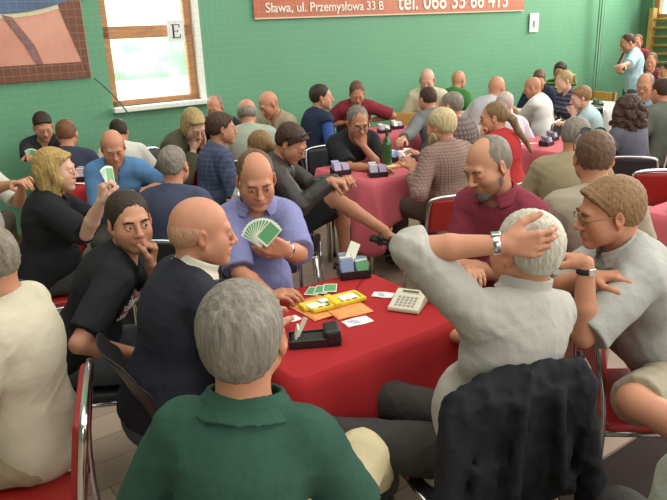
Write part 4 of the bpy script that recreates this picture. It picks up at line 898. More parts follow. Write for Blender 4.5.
    {'who': 'the fair-haired person in olive', 'head': (-1.046, 5.267, 1.089), 'face': 120, 'label': 'fair-haired person in olive sweater bowing the head onto both hands', 'lod': 1, 'female': True, 'lean': 26, 'bend': 16, 'hpitch': 38, 'skin': 'fair', 'top': {'mat': fabric('olive_knit', '4f4b33'), 'sleeve': 1.9, 'e': 0.022, 'name': 'sweater'}, 'bottom': {'mat': fabric('wine_skirt', '6e1f33')}, 'handR': ('h', 0.03, 0.12, -0.14), 'handL': ('h', -0.05, 0.11, -0.13), 'poleR': ('w', 0.3, -0.3, -1), 'poleL': ('w', 0.3, 0.3, -1), 'hdirR': (-0.2, -0.2, 1), 'hdirL': (0.2, -0.2, 1), 'hair': {'style': 'bob', 'mat': HM['ashblonde'], 't': 0.014, 'fringe': 1}, 'chair': 'black', 'chairlabel': 'black padded chair under the person in olive sweater', 'seed': 28, 'hyaw': 20},
    {'who': 'the grey man beyond olive', 'head': (-1.085, 6.568, 1.081), 'face': 195, 'label': 'short-haired grey man in dark top looking over behind the fair-haired person in olive', 'lod': 2, 'lean': 12, 'hpitch': 22, 'skin': 'ruddy', 'top': {'mat': fabric('charcoal_jacket', '25252b'), 'sleeve': 1.9, 'e': 0.018}, 'bottom': {'mat': fabric('dark_trousers', '3b3735')}, 'hair': {'style': 'balding', 'mat': HM['grey'], 't': 0.006}, 'chair': 'black', 'chairlabel': 'black padded chair behind the short-haired grey man', 'seed': 29},
    {'who': 'the person in denim blue', 'head': (-0.755, 4.79, 1.122), 'face': 66, 'label': 'dark-haired person in patterned denim-blue shirt facing right with profile visible', 'lod': 1, 'lean': 8, 'hpitch': 6, 'skin': 'tan', 'top': {'mat': fabric('denim_pattern', '3b4560', ('check', '5a6480', 9.0, 0.35)), 'sleeve': 1.6, 'e': 0.02}, 'bottom': {'mat': fabric('blue_denim', '4a5466')}, 'hair': {'style': 'short', 'mat': HM['darkbrown'], 't': 0.018, 'fringe': 1}, 'chair': 'black', 'chairlabel': 'black padded chair under the person in denim-blue shirt', 'seed': 30, 'hyaw': 6},
    {'who': 'the man in the pale sage shirt', 'head': (-0.675, 5.673, 1.117), 'face': 350, 'label': 'grey-haired balding man in pale sage shirt seen from behind', 'lod': 2, 'bw': 1.1, 'belly': 0.03, 'lean': 14, 'hpitch': 20, 'skin': 'ruddy', 'top': {'mat': fabric('sage_cotton', '9aa391'), 'sleeve': 1.6, 'e': 0.022}, 'bottom': {'mat': fabric('dark_trousers', '3b3735')}, 'hair': {'style': 'ring', 'mat': HM['grey'], 't': 0.012}, 'chair': 'black', 'chairlabel': 'black padded chair under the man in pale sage shirt', 'seed': 31},
    {'who': 'the bald man in beige', 'head': (-0.555, 6.351, 1.112), 'face': 215, 'label': 'bald man in beige shirt leaning forward and looking down near the green wall', 'lod': 2, 'bw': 1.05, 'lean': 10, 'bend': 8, 'hpitch': 30, 'skin': 'ruddy', 'top': {'mat': fabric('beige_shirt', 'a8987a'), 'sleeve': 1.6, 'e': 0.022, 'vneck': 1}, 'bottom': {'mat': fabric('dark_trousers', '3b3735')}, 'hair': None, 'chair': 'black', 'chairlabel': 'black padded chair behind the bald man in beige', 'seed': 32, 'hyaw': 17},
    {'who': 'the woman with the ponytail', 'head': (-0.464, 4.39, 1.011), 'face': 325, 'label': 'light brown-haired woman in white top with ponytail behind the lilac shirt', 'lod': 1, 'female': True, 'lean': 10, 'hpitch': 12, 'skin': 'pink', 'top': {'mat': fabric('white_cotton', 'cfc9bd'), 'sleeve': 0.6, 'e': 0.016, 'name': 'top'}, 'bottom': {'mat': fabric('dark_trousers', '3b3735')}, 'hair': {'style': 'pony', 'mat': HM['lightbrown'], 't': 0.016, 'tail': [(0.02, -0.1, 0.0), (0.05, -0.14, -0.04), (0.06, -0.13, -0.13)], 'tr': 0.036}, 'chair': 'black', 'chairlabel': 'black padded chair under the woman with ponytail', 'seed': 33, 'hyaw': -7},
    {'who': 'the man with crossed legs', 'head': (-0.23, 4.138, 1.103), 'face': 92, 'label': 'man in black leather jacket and shorts with crossed bare legs at the middle table', 'lod': 0, 'lean': -16, 'bend': 36, 'hpitch': 34, 'skin': 'tan', 'shades': 1, 'top': {'mat': M['leather_jacket'], 'sleeve': 1.9, 'e': 0.022, 'name': 'jacket', 'vneck': 1}, 'bottom': {'mat': fabric('black_shorts', '1d1d22'), 'len': 0.9, 'name': 'shorts'}, 'handR': (0.002, 3.926, 0.907), 'handL': (0.045, 4.041, 0.874), 'hdirR': (0.2, 0.9, -0.2), 'poseR': 'half', 'poseL': 'half', 'kneeR': (0.157, 4.071, 0.869), 'ankleR': (0.362, 4.058, 0.514), 'toeR': (0.2, 1, -0.25), 'kneeL': (0.107, 4.227, 0.704), 'ankleL': (0.077, 4.266, 0.349), 'sandal': True, 'feet': True, 'hair': {'style': 'short', 'mat': HM['darkbrown'], 't': 0.018, 'fringe': 1}, 'chair': 'black', 'chairlabel': 'black padded chair with thin legs under the man with crossed legs', 'seed': 34, 'hyaw': 20},
    {'who': 'the man in the black shirt', 'head': (0.226, 5.149, 1.077), 'face': 152, 'label': 'dark-haired man in glasses and black t-shirt resting chin on hand at the middle table', 'lod': 1, 'bw': 1.08, 'lean': 26, 'bend': 12, 'hpitch': 22, 'skin': 'tan', 'top': {'mat': fabric('black_jersey', '17191d'), 'sleeve': 0.9, 'e': 0.02}, 'bottom': {'mat': fabric('blue_denim', '4a5466')}, 'handL': ('h', -0.03, 0.1, -0.165), 'hdirL': (0.1, 0.0, 1), 'palmL': (0.2, -0.9, 0.2), 'poseL': 'fist', 'poleL': ('w', 0.6, -0.2, -1), 'handR': (0.325, 4.794, 0.79), 'hdirR': (-0.6, 0.5, 0), 'glasses': M['dark_frame'], 'brow': HM['dark'], 'hair': {'style': 'short', 'mat': HM['greydark'], 't': 0.01}, 'chair': 'black', 'chairlabel': 'black padded chair behind the man in glasses and black t-shirt', 'seed': 35, 'hyaw': 13},
    {'who': 'the man in the navy vest', 'head': (-0.05, 6.366, 1.155), 'face': 62, 'label': 'dark-haired man in navy vest over bright blue sleeves facing right', 'lod': 2, 'lean': 8, 'hpitch': 4, 'skin': 'pink', 'top': {'mat': fabric('navy_vest', '1f2a44'), 'sleeve': 0.1, 'e': 0.026, 'name': 'vest'}, 'under': fabric('cobalt_sleeves', '2f4f9c'), 'bottom': {'mat': fabric('blue_denim', '4a5466')}, 'hair': {'style': 'short', 'mat': HM['dark'], 't': 0.016}, 'chair': 'black', 'chairlabel': 'black padded chair under the man in navy vest', 'seed': 36, 'hyaw': 26},
    {'who': 'the man in dark red', 'head': (0.315, 7.252, 1.095), 'face': 175, 'label': 'brown-haired man in dark red shirt bowing over the far red table', 'lod': 2, 'lean': 18, 'hpitch': 32, 'bw': 1.05, 'skin': 'ruddy', 'top': {'mat': fabric('dark_red_cotton', '8a2233'), 'sleeve': 0.9, 'e': 0.02}, 'bottom': {'mat': fabric('blue_denim', '4a5466')}, 'handR': (0.181, 7.366, 0.78), 'handL': (0.481, 7.44, 0.78), 'hair': {'style': 'short', 'mat': HM['brown'], 't': 0.014}, 'chair': 'black', 'chairlabel': 'black padded chair behind the man in dark red shirt', 'seed': 37},
    {'who': 'the man in cream by the wall', 'head': (1.11, 7.618, 1.17), 'face': 195, 'label': 'balding grey man in cream shirt facing the camera at the far table', 'lod': 2, 'bw': 1.05, 'lean': 10, 'hpitch': 24, 'skin': 'fair', 'top': {'mat': fabric('ivory_shirt', 'd0c9a8'), 'sleeve': 0.9, 'e': 0.02}, 'bottom': {'mat': fabric('khaki_cotton', 'a08c68')}, 'hair': {'style': 'ring', 'mat': HM['grey'], 't': 0.006}, 'chair': 'black', 'chairlabel': 'black padded chair behind the balding man in cream shirt', 'seed': 38},
    {'who': 'the man in the grey jacket', 'head': (0.942, 6.457, 1.088), 'face': 330, 'label': 'dark-haired man in grey jacket with back turned, right of far red table', 'lod': 2, 'lean': 12, 'bw': 1.02, 'hpitch': 14, 'skin': 'pink', 'top': {'mat': fabric('grey_melange', '6f6f6f'), 'sleeve': 1.9, 'e': 0.024, 'name': 'jacket'}, 'bottom': {'mat': fabric('blue_denim', '4a5466')}, 'handL': (0.615, 5.811, 0.8), 'hair': {'style': 'short', 'mat': HM['darkbrown'], 't': 0.012}, 'chair': 'black', 'chairlabel': 'black padded chair under the man in grey jacket', 'seed': 39},
    {'who': 'the man in brown checks', 'head': (0.751, 4.537, 1.112), 'face': 326, 'label': 'white-haired bearded man in brown checked shirt with back to camera at the middle table', 'lod': 1, 'bw': 1.1, 'belly': 0.02, 'lean': 8, 'hpitch': 12, 'skin': 'ruddy', 'top': {'mat': fabric('brown_check', '96786a', ('check', '5a3a38', 15.0, 0.4)), 'sleeve': 1.7, 'collar': 'brown_check', 'e': 0.022}, 'bottom': {'mat': fabric('brown_trousers', '4f4136')}, 'handL': (0.551, 4.454, 0.85), 'handR': (0.676, 4.712, 0.85), 'kneeL': (0.393, 4.787, 0.55), 'hair': {'style': 'short', 'mat': HM['creamwhite'], 't': 0.03, 'nape': -0.09, 'beard': HM['creamwhite'], 'bt': 0.014}, 'chair': 'red', 'chairlabel': 'red padded chair under the man in brown checked shirt', 'chairface': 348, 'chairpos': (0.71, 4.14), 'seed': 40, 'hyaw': -14},
    {'who': 'the man in muted check', 'head': (1.0, 5.561, 1.121), 'face': 325, 'label': 'grey-haired man in muted grey-brown shirt partly hidden behind the brown checked shirt', 'lod': 2, 'bw': 1.05, 'lean': 10, 'hpitch': 10, 'skin': 'ruddy', 'top': {'mat': fabric('muted_check', '7b6a5e', ('check', '54484a', 8.0)), 'sleeve': 1.5, 'e': 0.02}, 'bottom': {'mat': fabric('dark_trousers', '3b3735')}, 'hair': {'style': 'short', 'mat': HM['grey'], 't': 0.01}, 'chair': 'black', 'chairlabel': 'black padded chair under the man in muted grey-brown shirt', 'seed': 41, 'hyaw': -25},
    {'who': 'the man in bright green', 'head': (1.612, 8.386, 1.094), 'face': 40, 'label': 'shaven-headed man in bright green t-shirt near the wall', 'lod': 2, 'bw': 1.02, 'lean': 14, 'hpitch': 14, 'skin': 'ruddy', 'top': {'mat': fabric('bright_green_jersey', '2f7d2b'), 'sleeve': 0.85, 'e': 0.02}, 'bottom': {'mat': fabric('blue_denim', '4a5466')}, 'hair': None, 'chair': 'black', 'chairlabel': 'black padded chair under the man in bright green t-shirt', 'seed': 42, 'hyaw': 10},
    {'who': 'the bald man leaning in white', 'head': (1.744, 7.031, 1.109), 'face': 52, 'label': 'bald man in loose white shirt leaning right behind the long-haired man', 'lod': 2, 'bw': 1.08, 'lean': 26, 'bend': 8, 'hpitch': 20, 'skin': 'ruddy', 'top': {'mat': fabric('white_lilac_shirt', 'c6bfc6'), 'sleeve': 0.9, 'e': 0.024}, 'bottom': {'mat': fabric('khaki_cotton', 'a08c68')}, 'hair': None, 'chair': 'red', 'chairlabel': 'red padded chair under the bald man leaning in white', 'seed': 43, 'hyaw': -7},
    {'who': 'the white-haired person far', 'head': (1.583, 6.105, 1.055), 'face': 350, 'label': 'person with pinkish white hair in pale shirt just behind the long-haired man', 'lod': 2, 'lean': 12, 'hpitch': 10, 'skin': 'ruddy', 'top': {'mat': fabric('white_lilac_shirt', 'c6bfc6'), 'sleeve': 0.9, 'e': 0.02}, 'bottom': {'mat': fabric('dark_trousers', '3b3735')}, 'hair': {'style': 'short', 'mat': HM['pinkwhite'], 't': 0.012}, 'chair': 'black', 'chairlabel': 'black padded chair under the person with pinkish white hair', 'seed': 44},
    {'who': 'the long-haired man', 'head': (1.229, 5.04, 1.089), 'face': 318, 'label': 'long-haired man with ponytail in red t-shirt, hand held to his mouth', 'lod': 1, 'bw': 1.0, 'lean': 10, 'bend': 10, 'hpitch': 10, 'skin': 'pink', 'top': {'mat': fabric('red_jersey', 'b3151c'), 'sleeve': 0.85, 'e': 0.02}, 'bottom': {'mat': fabric('dark_trousers', '3b3735')}, 'handL': ('h', -0.03, 0.1, -0.16), 'hdirL': (0.1, 0.1, 1), 'palmL': (0.2, -0.9, 0.2), 'poseL': 'half', 'poleL': ('w', -0.4, -0.2, -1), 'handR': (0.997, 4.709, 0.78), 'brow': HM['dark'], 'hair': {'style': 'pony', 'mat': HM['longbrown'], 't': 0.012, 'tail': [(0, -0.09, 0.02), (-0.02, -0.15, -0.05), (-0.03, -0.18, -0.15), (-0.02, -0.23, -0.24), (-0.02, -0.26, -0.33)], 'tr': 0.038}, 'chair': 'black', 'chairlabel': 'black padded chrome chair under the long-haired man in red', 'chairface': 328, 'chairpos': (1.15, 4.44), 'seed': 45, 'hyaw': -36},
    {'who': 'the bald man in the white shirt', 'head': (2.268, 7.578, 1.053), 'face': 305, 'label': 'bald man in bright white shirt leaning on the pale table at right centre', 'lod': 2, 'bw': 1.1, 'belly': 0.02, 'lean': 12, 'bend': 8, 'hpitch': 22, 'skin': 'ruddy', 'top': {'mat': fabric('white_bright', 'dcd8d2'), 'sleeve': 0.9, 'e': 0.024}, 'bottom': {'mat': fabric('khaki_cotton', 'a08c68')}, 'handL': (2.153, 7.801, 0.78), 'hair': None, 'chair': 'black', 'chairlabel': 'black padded chair under the bald man in bright white shirt', 'chairpos': (2.2, 7.14), 'seed': 46, 'hyaw': -13},
    {'who': 'the brown-haired boy', 'head': (2.622, 8.487, 1.059), 'face': 205, 'label': 'brown-haired boy in navy top behind the bald man in white', 'lod': 2, 'lean': 10, 'bw': 0.92, 'hpitch': 24, 'skin': 'pink', 'top': {'mat': fabric('navy_vest', '1f2a44'), 'sleeve': 1.6, 'e': 0.02}, 'bottom': {'mat': fabric('blue_denim', '4a5466')}, 'hair': {'style': 'short', 'mat': HM['brown'], 't': 0.014, 'fringe': 1}, 'chair': 'black', 'chairlabel': 'black padded chair behind the brown-haired boy', 'seed': 47},
    {'who': 'the person in green stripes', 'head': (3.11, 9.179, 1.093), 'face': 218, 'label': 'dark-haired person in green and black striped top by the wall', 'lod': 2, 'lean': 8, 'hpitch': 14, 'skin': 'tan', 'top': {'mat': fabric('green_stripe', '2d4a2a', ('stripe', '7fa83c', 6.0, 0.9)), 'sleeve': 1.6, 'e': 0.02}, 'bottom': {'mat': fabric('blue_denim', '4a5466')}, 'hair': {'style': 'bob', 'mat': HM['dark'], 't': 0.024, 'fringe': 1}, 'chair': 'black', 'chairlabel': 'black padded chair behind the person in green stripes', 'seed': 48},
    {'who': 'the fair child in stripes', 'head': (2.652, 7.705, 1.093), 'face': 255, 'label': 'fair-haired person with ponytail in dark striped top beside the green stripes', 'lod': 2, 'female': True, 'lean': 14, 'bw': 0.9, 'hpitch': 20, 'skin': 'fair', 'top': {'mat': fabric('dusk_stripe', '3d3d55', ('stripe', '77738c', 6.0, 0.7)), 'sleeve': 1.5, 'e': 0.02}, 'bottom': {'mat': fabric('blue_denim', '4a5466')}, 'hair': {'style': 'pony', 'mat': HM['ashblonde'], 't': 0.012, 'tail': [(0, -0.1, 0.03), (0, -0.15, 0), (0, -0.15, -0.08)], 'tr': 0.028}, 'chair': 'black', 'chairlabel': 'black padded chair under the fair-haired person in dark stripes', 'seed': 49},
    {'who': 'the fair boy in light blue', 'head': (2.43, 6.55, 1.03), 'face': 285, 'label': 'sandy-haired boy in light blue shirt with hand at his mouth', 'lod': 2, 'lean': 14, 'bw': 0.95, 'hpitch': 14, 'skin': 'fair', 'top': {'mat': fabric('light_blue_cotton', 'a7c3c6'), 'sleeve': 0.85, 'e': 0.022}, 'bottom': {'mat': fabric('blue_denim', '4a5466')}, 'handL': ('h', -0.03, 0.1, -0.16), 'hdirL': (0.1, 0.1, 1), 'poseL': 'fist', 'poleL': ('w', -0.4, -0.2, -1), 'handR': (2.249, 6.397, 0.8), 'hair': {'style': 'short', 'mat': HM['sandy'], 't': 0.02, 'fringe': 1}, 'chair': 'black', 'chairlabel': 'black padded chair under the sandy-haired boy', 'seed': 50, 'hyaw': -10},
    {'who': 'the curly-haired person', 'head': (2.342, 5.315, 1.064), 'face': 335, 'label': 'person with long dark curly hair in grey top seen from behind', 'lod': 1, 'female': True, 'lean': 6, 'hpitch': 6, 'skin': 'tan', 'top': {'mat': fabric('heather_grey', '5c5a68'), 'sleeve': 1.5, 'e': 0.02, 'name': 'top'}, 'bottom': {'mat': fabric('blue_denim', '4a5466')}, 'hair': {'style': 'curly', 'mat': HM['darkbrown'], 't': 0.03, 'ears': 1}, 'chair': 'black', 'chairlabel': 'black padded chair under the curly-haired person', 'chairface': 20, 'seed': 51},
    {'who': 'the standing man', 'head': (3.919, 9.062, 1.421), 'face': 285, 'label': 'standing dark-haired man in light blue shirt looking down at his hands', 'lod': 2, 'stand': True, 'smin': 0.86, 'lean': 4, 'bend': 8, 'hpitch': 32, 'skin': 'tan', 'belly': 0.01, 'bw': 1.0, 'top': {'mat': fabric('sky_check', '8fb7c4', ('vstripe', 'b9d0d2', 9.0, 0.5)), 'sleeve': 1.2, 'e': 0.026, 'hem': -0.12, 'loose': 0}, 'bottom': {'mat': fabric('blue_denim', '4a5466')}, 'handL': (3.431, 8.214, 1.117), 'handR': (3.526, 8.467, 1.085), 'hair': {'style': 'short', 'mat': HM['darkbrown'], 't': 0.008}, 'feet': True, 'seed': 52, 'hyaw': -23},
    {'who': 'the person beyond the standing man', 'head': (4.6, 10.295, 1.381), 'face': 215, 'label': 'person with reddish face just behind the standing man', 'lod': 2, 'stand': True, 'hpitch': 8, 'skin': 'ruddy', 'top': {'mat': fabric('dark_red_cotton', '8a2233'), 'sleeve': 0.9, 'e': 0.02}, 'bottom': {'mat': fabric('blue_denim', '4a5466')}, 'hair': {'style': 'short', 'mat': HM['auburn'], 't': 0.012}, 'feet': True, 'seed': 53},
    {'who': 'the grey-haired man right', 'head': (3.162, 6.802, 1.103), 'face': 222, 'label': 'grey-haired man with glasses and blue collar facing left near right edge', 'lod': 2, 'lean': 8, 'hpitch': 16, 'skin': 'ruddy', 'top': {'mat': fabric('light_blue_shirt', '8ea7c2'), 'sleeve': 0.9, 'e': 0.02}, 'bottom': {'mat': fabric('dark_trousers', '3b3735')}, 'glasses': M['dark_frame'], 'hair': {'style': 'balding', 'mat': HM['grey'], 't': 0.007}, 'chair': 'black', 'chairlabel': 'black padded chair behind the grey-haired man with blue collar', 'seed': 54},
    {'who': 'the dark-haired man right', 'head': (2.944, 6.015, 1.123), 'face': 342, 'label': 'dark-haired man in grey-green shirt with back turned at right edge', 'lod': 2, 'bw': 1.1, 'lean': 8, 'hpitch': 12, 'skin': 'pink', 'top': {'mat': fabric('grey_green_shirt', '5d6458'), 'sleeve': 1.2, 'e': 0.024}, 'bottom': {'mat': fabric('dark_trousers', '3b3735')}, 'hair': {'style': 'short', 'mat': HM['darkbrown'], 't': 0.012}, 'chair': 'black', 'chairlabel': 'black padded chair under the dark-haired man at right edge', 'seed': 55},
    {'who': 'the person by the wall bars', 'head': (4.586, 9.76, 1.136), 'face': 215, 'label': 'person with reddish face in dark top in front of the wall bars', 'lod': 2, 'hpitch': 10, 'skin': 'ruddy', 'top': {'mat': fabric('wine_skirt', '6e1f33'), 'sleeve': 0.9, 'e': 0.02}, 'bottom': {'mat': fabric('dark_trousers', '3b3735')}, 'hair': {'style': 'short', 'mat': HM['brown'], 't': 0.012}, 'chair': 'black', 'chairlabel': 'black padded chair in front of the wall bars', 'seed': 56},
    {'who': 'the dark head at right edge', 'head': (3.823, 7.722, 1.144), 'face': 262, 'label': 'dark-haired person cut off by the right edge beside the wall bars', 'lod': 2, 'hpitch': 10, 'skin': 'tan', 'top': {'mat': fabric('charcoal_jacket', '25252b'), 'sleeve': 1.2, 'e': 0.02}, 'bottom': {'mat': fabric('dark_trousers', '3b3735')}, 'hair': {'style': 'short', 'mat': HM['dark'], 't': 0.016}, 'chair': 'black', 'chairlabel': 'black padded chair at right edge beside the wall bars', 'seed': 57},
    {'who': 'the person at the bottom right corner', 'head': (0.768, 1.11, 1.159), 'face': 335, 'label': 'person in grey shirt with blue and pink trim, only a shoulder at bottom right', 'lod': 1, 'bw': 1.0, 'lean': 2, 'hpitch': 6, 'skin': 'pink', 'handR': ('l', 0.15, 0.2, 0.62), 'handL': ('l', -0.12, 0.22, 0.62), 'top': {'mat': fabric('grey_pastel_trim', '8d8d80', ('vstripe', '8fb4cc', 3.0, 0.9)), 'sleeve': 0.9, 'e': 0.02}, 'bottom': {'mat': fabric('dark_trousers', '3b3735')}, 'hair': {'style': 'short', 'mat': HM['brown'], 't': 0.01}, 'chair': 'black', 'chairlabel': 'black padded chair at the bottom right corner', 'seed': 58},
]
import time as _t
BY = {}
WANT = []
for d in PEOPLE:
    _t0 = _t.time(); pp = person(d); BY[d["who"]] = pp; WANT.append((d["who"], round(pp.want, 3)))
for ch, base, fa, lab, sc in CH_LIST: put_chair(ch, base[0], base[1], fa, lab, sc)
put_chair('red', 2.15, 4.36, 10, 'empty red chair with its back towards the right edge')
# ------------------------------------------------------------------ things on the tables and chairs
TZ = .7545
def card_mb(w=.056, l=.088): return MB().box((0, 0, 0), (w/2, l/2, .0004))
def make_card(par, back=True):
    c = card_mb().build('card', M['card'], par)
    if back: MB().box((0, 0, .0006), (.0245, .036, .0003)).build('card_back', M['dark_green'], c)
    return c
def fan(P, side, n, spread, label, group=None, up=None, nx=(0, 0, 0), nrmv=None, rot=0):
    c = P.world(P.palm[side]+V(*nx)); t = empty('card_fan', tuple(c)); tag(t, label, 'playing cards', group)
    f = nrm(nrmv) if nrmv is not None else nrm(V(0, -1, .25)); u = nrm(V(0, 0, 1)-f*f[2]); r = np.cross(u, f)
    for i in range(n):
        a = (i-(n-1)/2)*spread*D2R+rot*D2R; cu = u*math.cos(a)+r*math.sin(a); cr = np.cross(cu, f)
        k = make_card(t); k.matrix_local = Matrix([[cr[0], cu[0], f[0], cu[0]*.034+f[0]*.0012*i], [cr[1], cu[1], f[1], cu[1]*.034+f[1]*.0012*i], [cr[2], cu[2], f[2], cu[2]*.034+f[2]*.0012*i], [0, 0, 0, 1]])
    return t
fan(BY['the man with the card fan'], 'L', 11, 10, 'fan of green-backed playing cards held by the man in lilac', rot=-6, nx=(.0, .02, .005))
fan(BY['the blonde woman'], 'R', 5, 7, 'playing cards held up by the blonde woman', nx=(0, .01, .0), nrmv=(.9, -.3, .2))
fan(BY['the young man in the dark jacket'], 'R', 5, 9, 'playing cards held by the young man in dark jacket')
def bidding_box(x, y, rz, label, cols=('blue_card', 'lilac_card', 'card', 'dark_green'), tilt=.5, z=TZ, s=1.):
    t = empty('bidding_box', (x, y, z), rz); t.scale = (s, s, s); tag(t, label, 'bidding box', 'bidding boxes on the tables')
    q = MB(); q.box((0, 0, .003), (.066, .045, .003)); q.box((0, -.043, .018), (.066, .002, .018)); q.box((0, .043, .024), (.066, .002, .024)); q.box((-.064, 0, .02), (.002, .045, .02)); q.box((.064, 0, .02), (.002, .045, .02)); q.box((.0, 0, .02), (.0015, .043, .018))
    q.build('tray', M['black_plastic'], t, bevel=.0015)
    for i in range(6):
        R_ = RX(-.35); MB().box((-.033, -.026+i*.010, .052+i*.003), (.027, .0028, .034), R_).build('bidding_card', M[cols[i % len(cols)]], t)
    for i in range(5):
        R_ = RX(-.30)@RY(.06*i-.1); MB().box((.033, -.024+i*.011, .044+i*.002), (.026, .003, .028), R_).build('bidding_card', M[cols[(i*3+3) % len(cols)]], t)
    return t
bb = bidding_box(.083, 2.705, .2, 'black bidding box with blue, white and green cards at far corner of red cloth')
MB().box((.0, .02, .10), (.022, .004, .045), RY(.5)@RX(-.3)).build('pulled_card', M['card'], bb)
bidding_box(.435, 2.36, -.95, 'black bidding box with green cards beside the beige scoring terminal', ('lilac_card', 'blue_card', 'dark_green', 'dark_green'))
# long black box in front with a white card standing in it
t = empty('bidding_box', (-.078, 2.075, TZ), .10); tag(t, 'long black bidding box with one white card upright, nearest on red cloth', 'bidding box', 'bidding boxes on the tables')
q = MB(); q.box((0, 0, .004), (.088, .042, .004)); q.box((0, -.04, .016), (.088, .002, .014)); q.box((0, .04, .016), (.088, .002, .014)); q.box((-.086, 0, .016), (.002, .04, .014)); q.build('tray', M['black_plastic'], t, bevel=.002)
sdf_obj('cover', [('add', Box((.062, 0, .03), (.028, .044, .028), RY(-.12), .01), .01), ('add', Box((-.02, 0, .014), (.06, .036, .012), I3, .006), .006)], M['black_plastic'], t, .005)
MB().box((-.045, .0, .055), (.008, .001, .045), RY(.45)).build('white_card', M['card'], t); MB().box((-.06, .005, .035), (.003, .025, .028), RY(.3)).build('white_card', M['card'], t)
# yellow duplicate board
a_ = math.atan2(.125, .231); t = empty('duplicate_board', (-.012, 2.398, TZ+.0025), a_); tag(t, 'yellow duplicate board with cards lying on orange score sheets', 'board')
sdf_obj('tray', [('add', Box((0, 0, .009), (.128, .045, .009), I3, .004), .004), ('sub', Box((-.068, .0, .018), (.045, .033, .008), I3, .002), .002), ('sub', Box((.068, .0, .018), (.045, .033, .008), I3, .002), .002), ('add', Box((0, 0, .018), (.016, .05, .006), I3, .003), .003), ('sub', Box((-.118, -.03, .01), (.012, .02, .02), I3, .002), .002)], M['yellow'], t, .0035)
for i, (x, c) in enumerate(((-.07, 'card'), (.07, 'card'))): MB().box((x, .0, .0135), (.036, .026, .002)).build('card', M[c], t)
for i in range(6): MB().box((-.075+.03*i+.004, -.036, .0185), (.008, .004, .0008)).build('mark', M['ink'] if i % 2 else M['red_card'], t)
MB().box((-.03, .012, .0205), (.022, .016, .0008), RZ(.2)).build('label', M['paper'], t)
def sheet(name, x, y, w, l, rz, m_, label, z=TZ, group=None, cat='paper'):
    q = MB(); q.quad_grid([[(w*(i/8-.5), l*(j/8-.5), .0012*math.sin(i*.9+j*.5)+.0013) for i in range(9)] for j in range(9)]); o = q.build(name, m_, None, smooth=True, loc=(x, y, z), rz=rz, solid=.0005); tag(o, label, cat, group); return o
sheet('score_sheet', -.07, 2.375, .16, .20, a_+.12, M['orange_paper'], 'orange score sheet sticking out left of the yellow board', TZ-.0005)
sheet('score_sheet', .045, 2.345, .15, .14, a_-.05, M['orange_paper'], 'orange score sheet under the right half of the yellow board', TZ)
def slip(x, y, w, l, rz, label):
    o = sheet('paper_slip', x, y, w, l, rz, M['paper'], label, TZ)
    for i in range(3): MB().box((-w*.18+.006*i, l*.22-.012*i, .0027), (w*.16, .0014, .0002)).build('writing', M['blue_card'], o)
slip(.076, 2.232, .105, .062, .45, 'white paper slip in front of the orange score sheets'); slip(.19, 2.475, .085, .055, -.3, 'white paper slip beside the beige scoring terminal'); slip(-.17, 2.275, .07, .05, .5, 'small white paper slip near the grey head, left of orange sheet')
t = empty('scoring_terminal', (.275, 2.355, TZ), -.42); t.scale = (.9, .9, .9); tag(t, 'beige scoring terminal with keypad and small green display on red cloth', 'terminal')
q = MB(); q.v = [(-.07, -.075, 0), (.07, -.075, 0), (.07, .075, 0), (-.07, .075, 0), (-.066, -.072, .018), (.066, -.072, .018), (.066, .070, .052), (-.066, .070, .052)]; q.f = [(3, 2, 1, 0), (4, 5, 6, 7), (0, 1, 5, 4), (1, 2, 6, 5), (2, 3, 7, 6), (3, 0, 4, 7)]
q.build('housing', M['beige_plastic'], t, bevel=.006)
R_ = RX(math.atan2(.034, .142)); up_ = lambda x, y: V(x, y, .018+(y+.072)*.2394)
MB().box(up_(0, .046), (.048, .014, .0015), R_).build('display_bezel', M['beige_plastic'], t, bevel=.001); MB().box(up_(0, .046)+V(0, 0, .0012), (.036, .008, .0012), R_).build('display', M['lcd'], t)
for i in range(5):
    for j in range(4): MB().box(up_(-.036+i*.018, -.05+j*.019), (.0065, .006, .003), R_).build('key', M['key_grey'], t, bevel=.001)
t = empty('played_cards', (-.055, 2.555, TZ+.0005), .3); tag(t, 'three green-backed playing cards lying overlapped before the lilac shirt', 'playing cards')
for i in range(3): k = make_card(t); k.location = (-.036+.036*i, .0, .001+.0011*i); k.rotation_euler = (0, 0, -.55+.1*i)
# dark jacket over the chair of the white-haired man
base = [c for c in CH_LIST if 'dark jacket' in c[3]][0]; ja = empty('jacket', (base[1][0], base[1][1], 0), -base[2]*D2R); tag(ja, 'black jacket hung over the chair back of the white-haired man', 'jacket')
J = []
J += [('add', Cap((-.19, -.262, .835), (.19, -.262, .850), .034, fl=(V(0, 1, 0), 1.0)), .02), ('add', Box((0, -.290, .67), (.20, .018, .17), RX(.08), .016), .03), ('add', Box((0, -.206, .72), (.17, .014, .12), RX(.12), .014), .02),
      ('add', Box((-.10, -.31, .52), (.09, .020, .13), RZ(.22)@RY(.12), .016), .025), ('add', Box((.07, -.292, .55), (.10, .018, .10), RZ(-.2)@RY(-.15), .016), .02),
      ('add', Cap((-.195, -.27, .79), (-.245, -.32, .52), .050, .046), .025), ('add', Cap((-.245, -.32, .52), (-.22, -.30, .30), .046, .040), .02),
      ('add', Cap((.195, -.27, .80), (.235, -.31, .50), .050, .044), .025), ('add', Cap((.235, -.31, .50), (.25, -.30, .18), .046, .040), .02),
      ('add', Cap((-.10, -.24, .865), (.10, -.24, .872), .022), .02), ('add', Cap((-.02, -.32, .80), (-.06, -.335, .48), .022, .030), .02), ('add', Cap((.10, -.32, .80), (.12, -.325, .52), .020, .024), .02)]
jf0, jf1 = waves(77, .16, .006, 5, (1, .5, .3), True), waves(78, .07, .005, 5, (1, .6, .15), True)
jf = lambda x, y, z: jf0(x, y, z)+jf1(x, y, z)
sdf_obj('cloth', J, M['jacket_black'], ja, .009, disp=lambda x, y, z: jf(x, y, z))
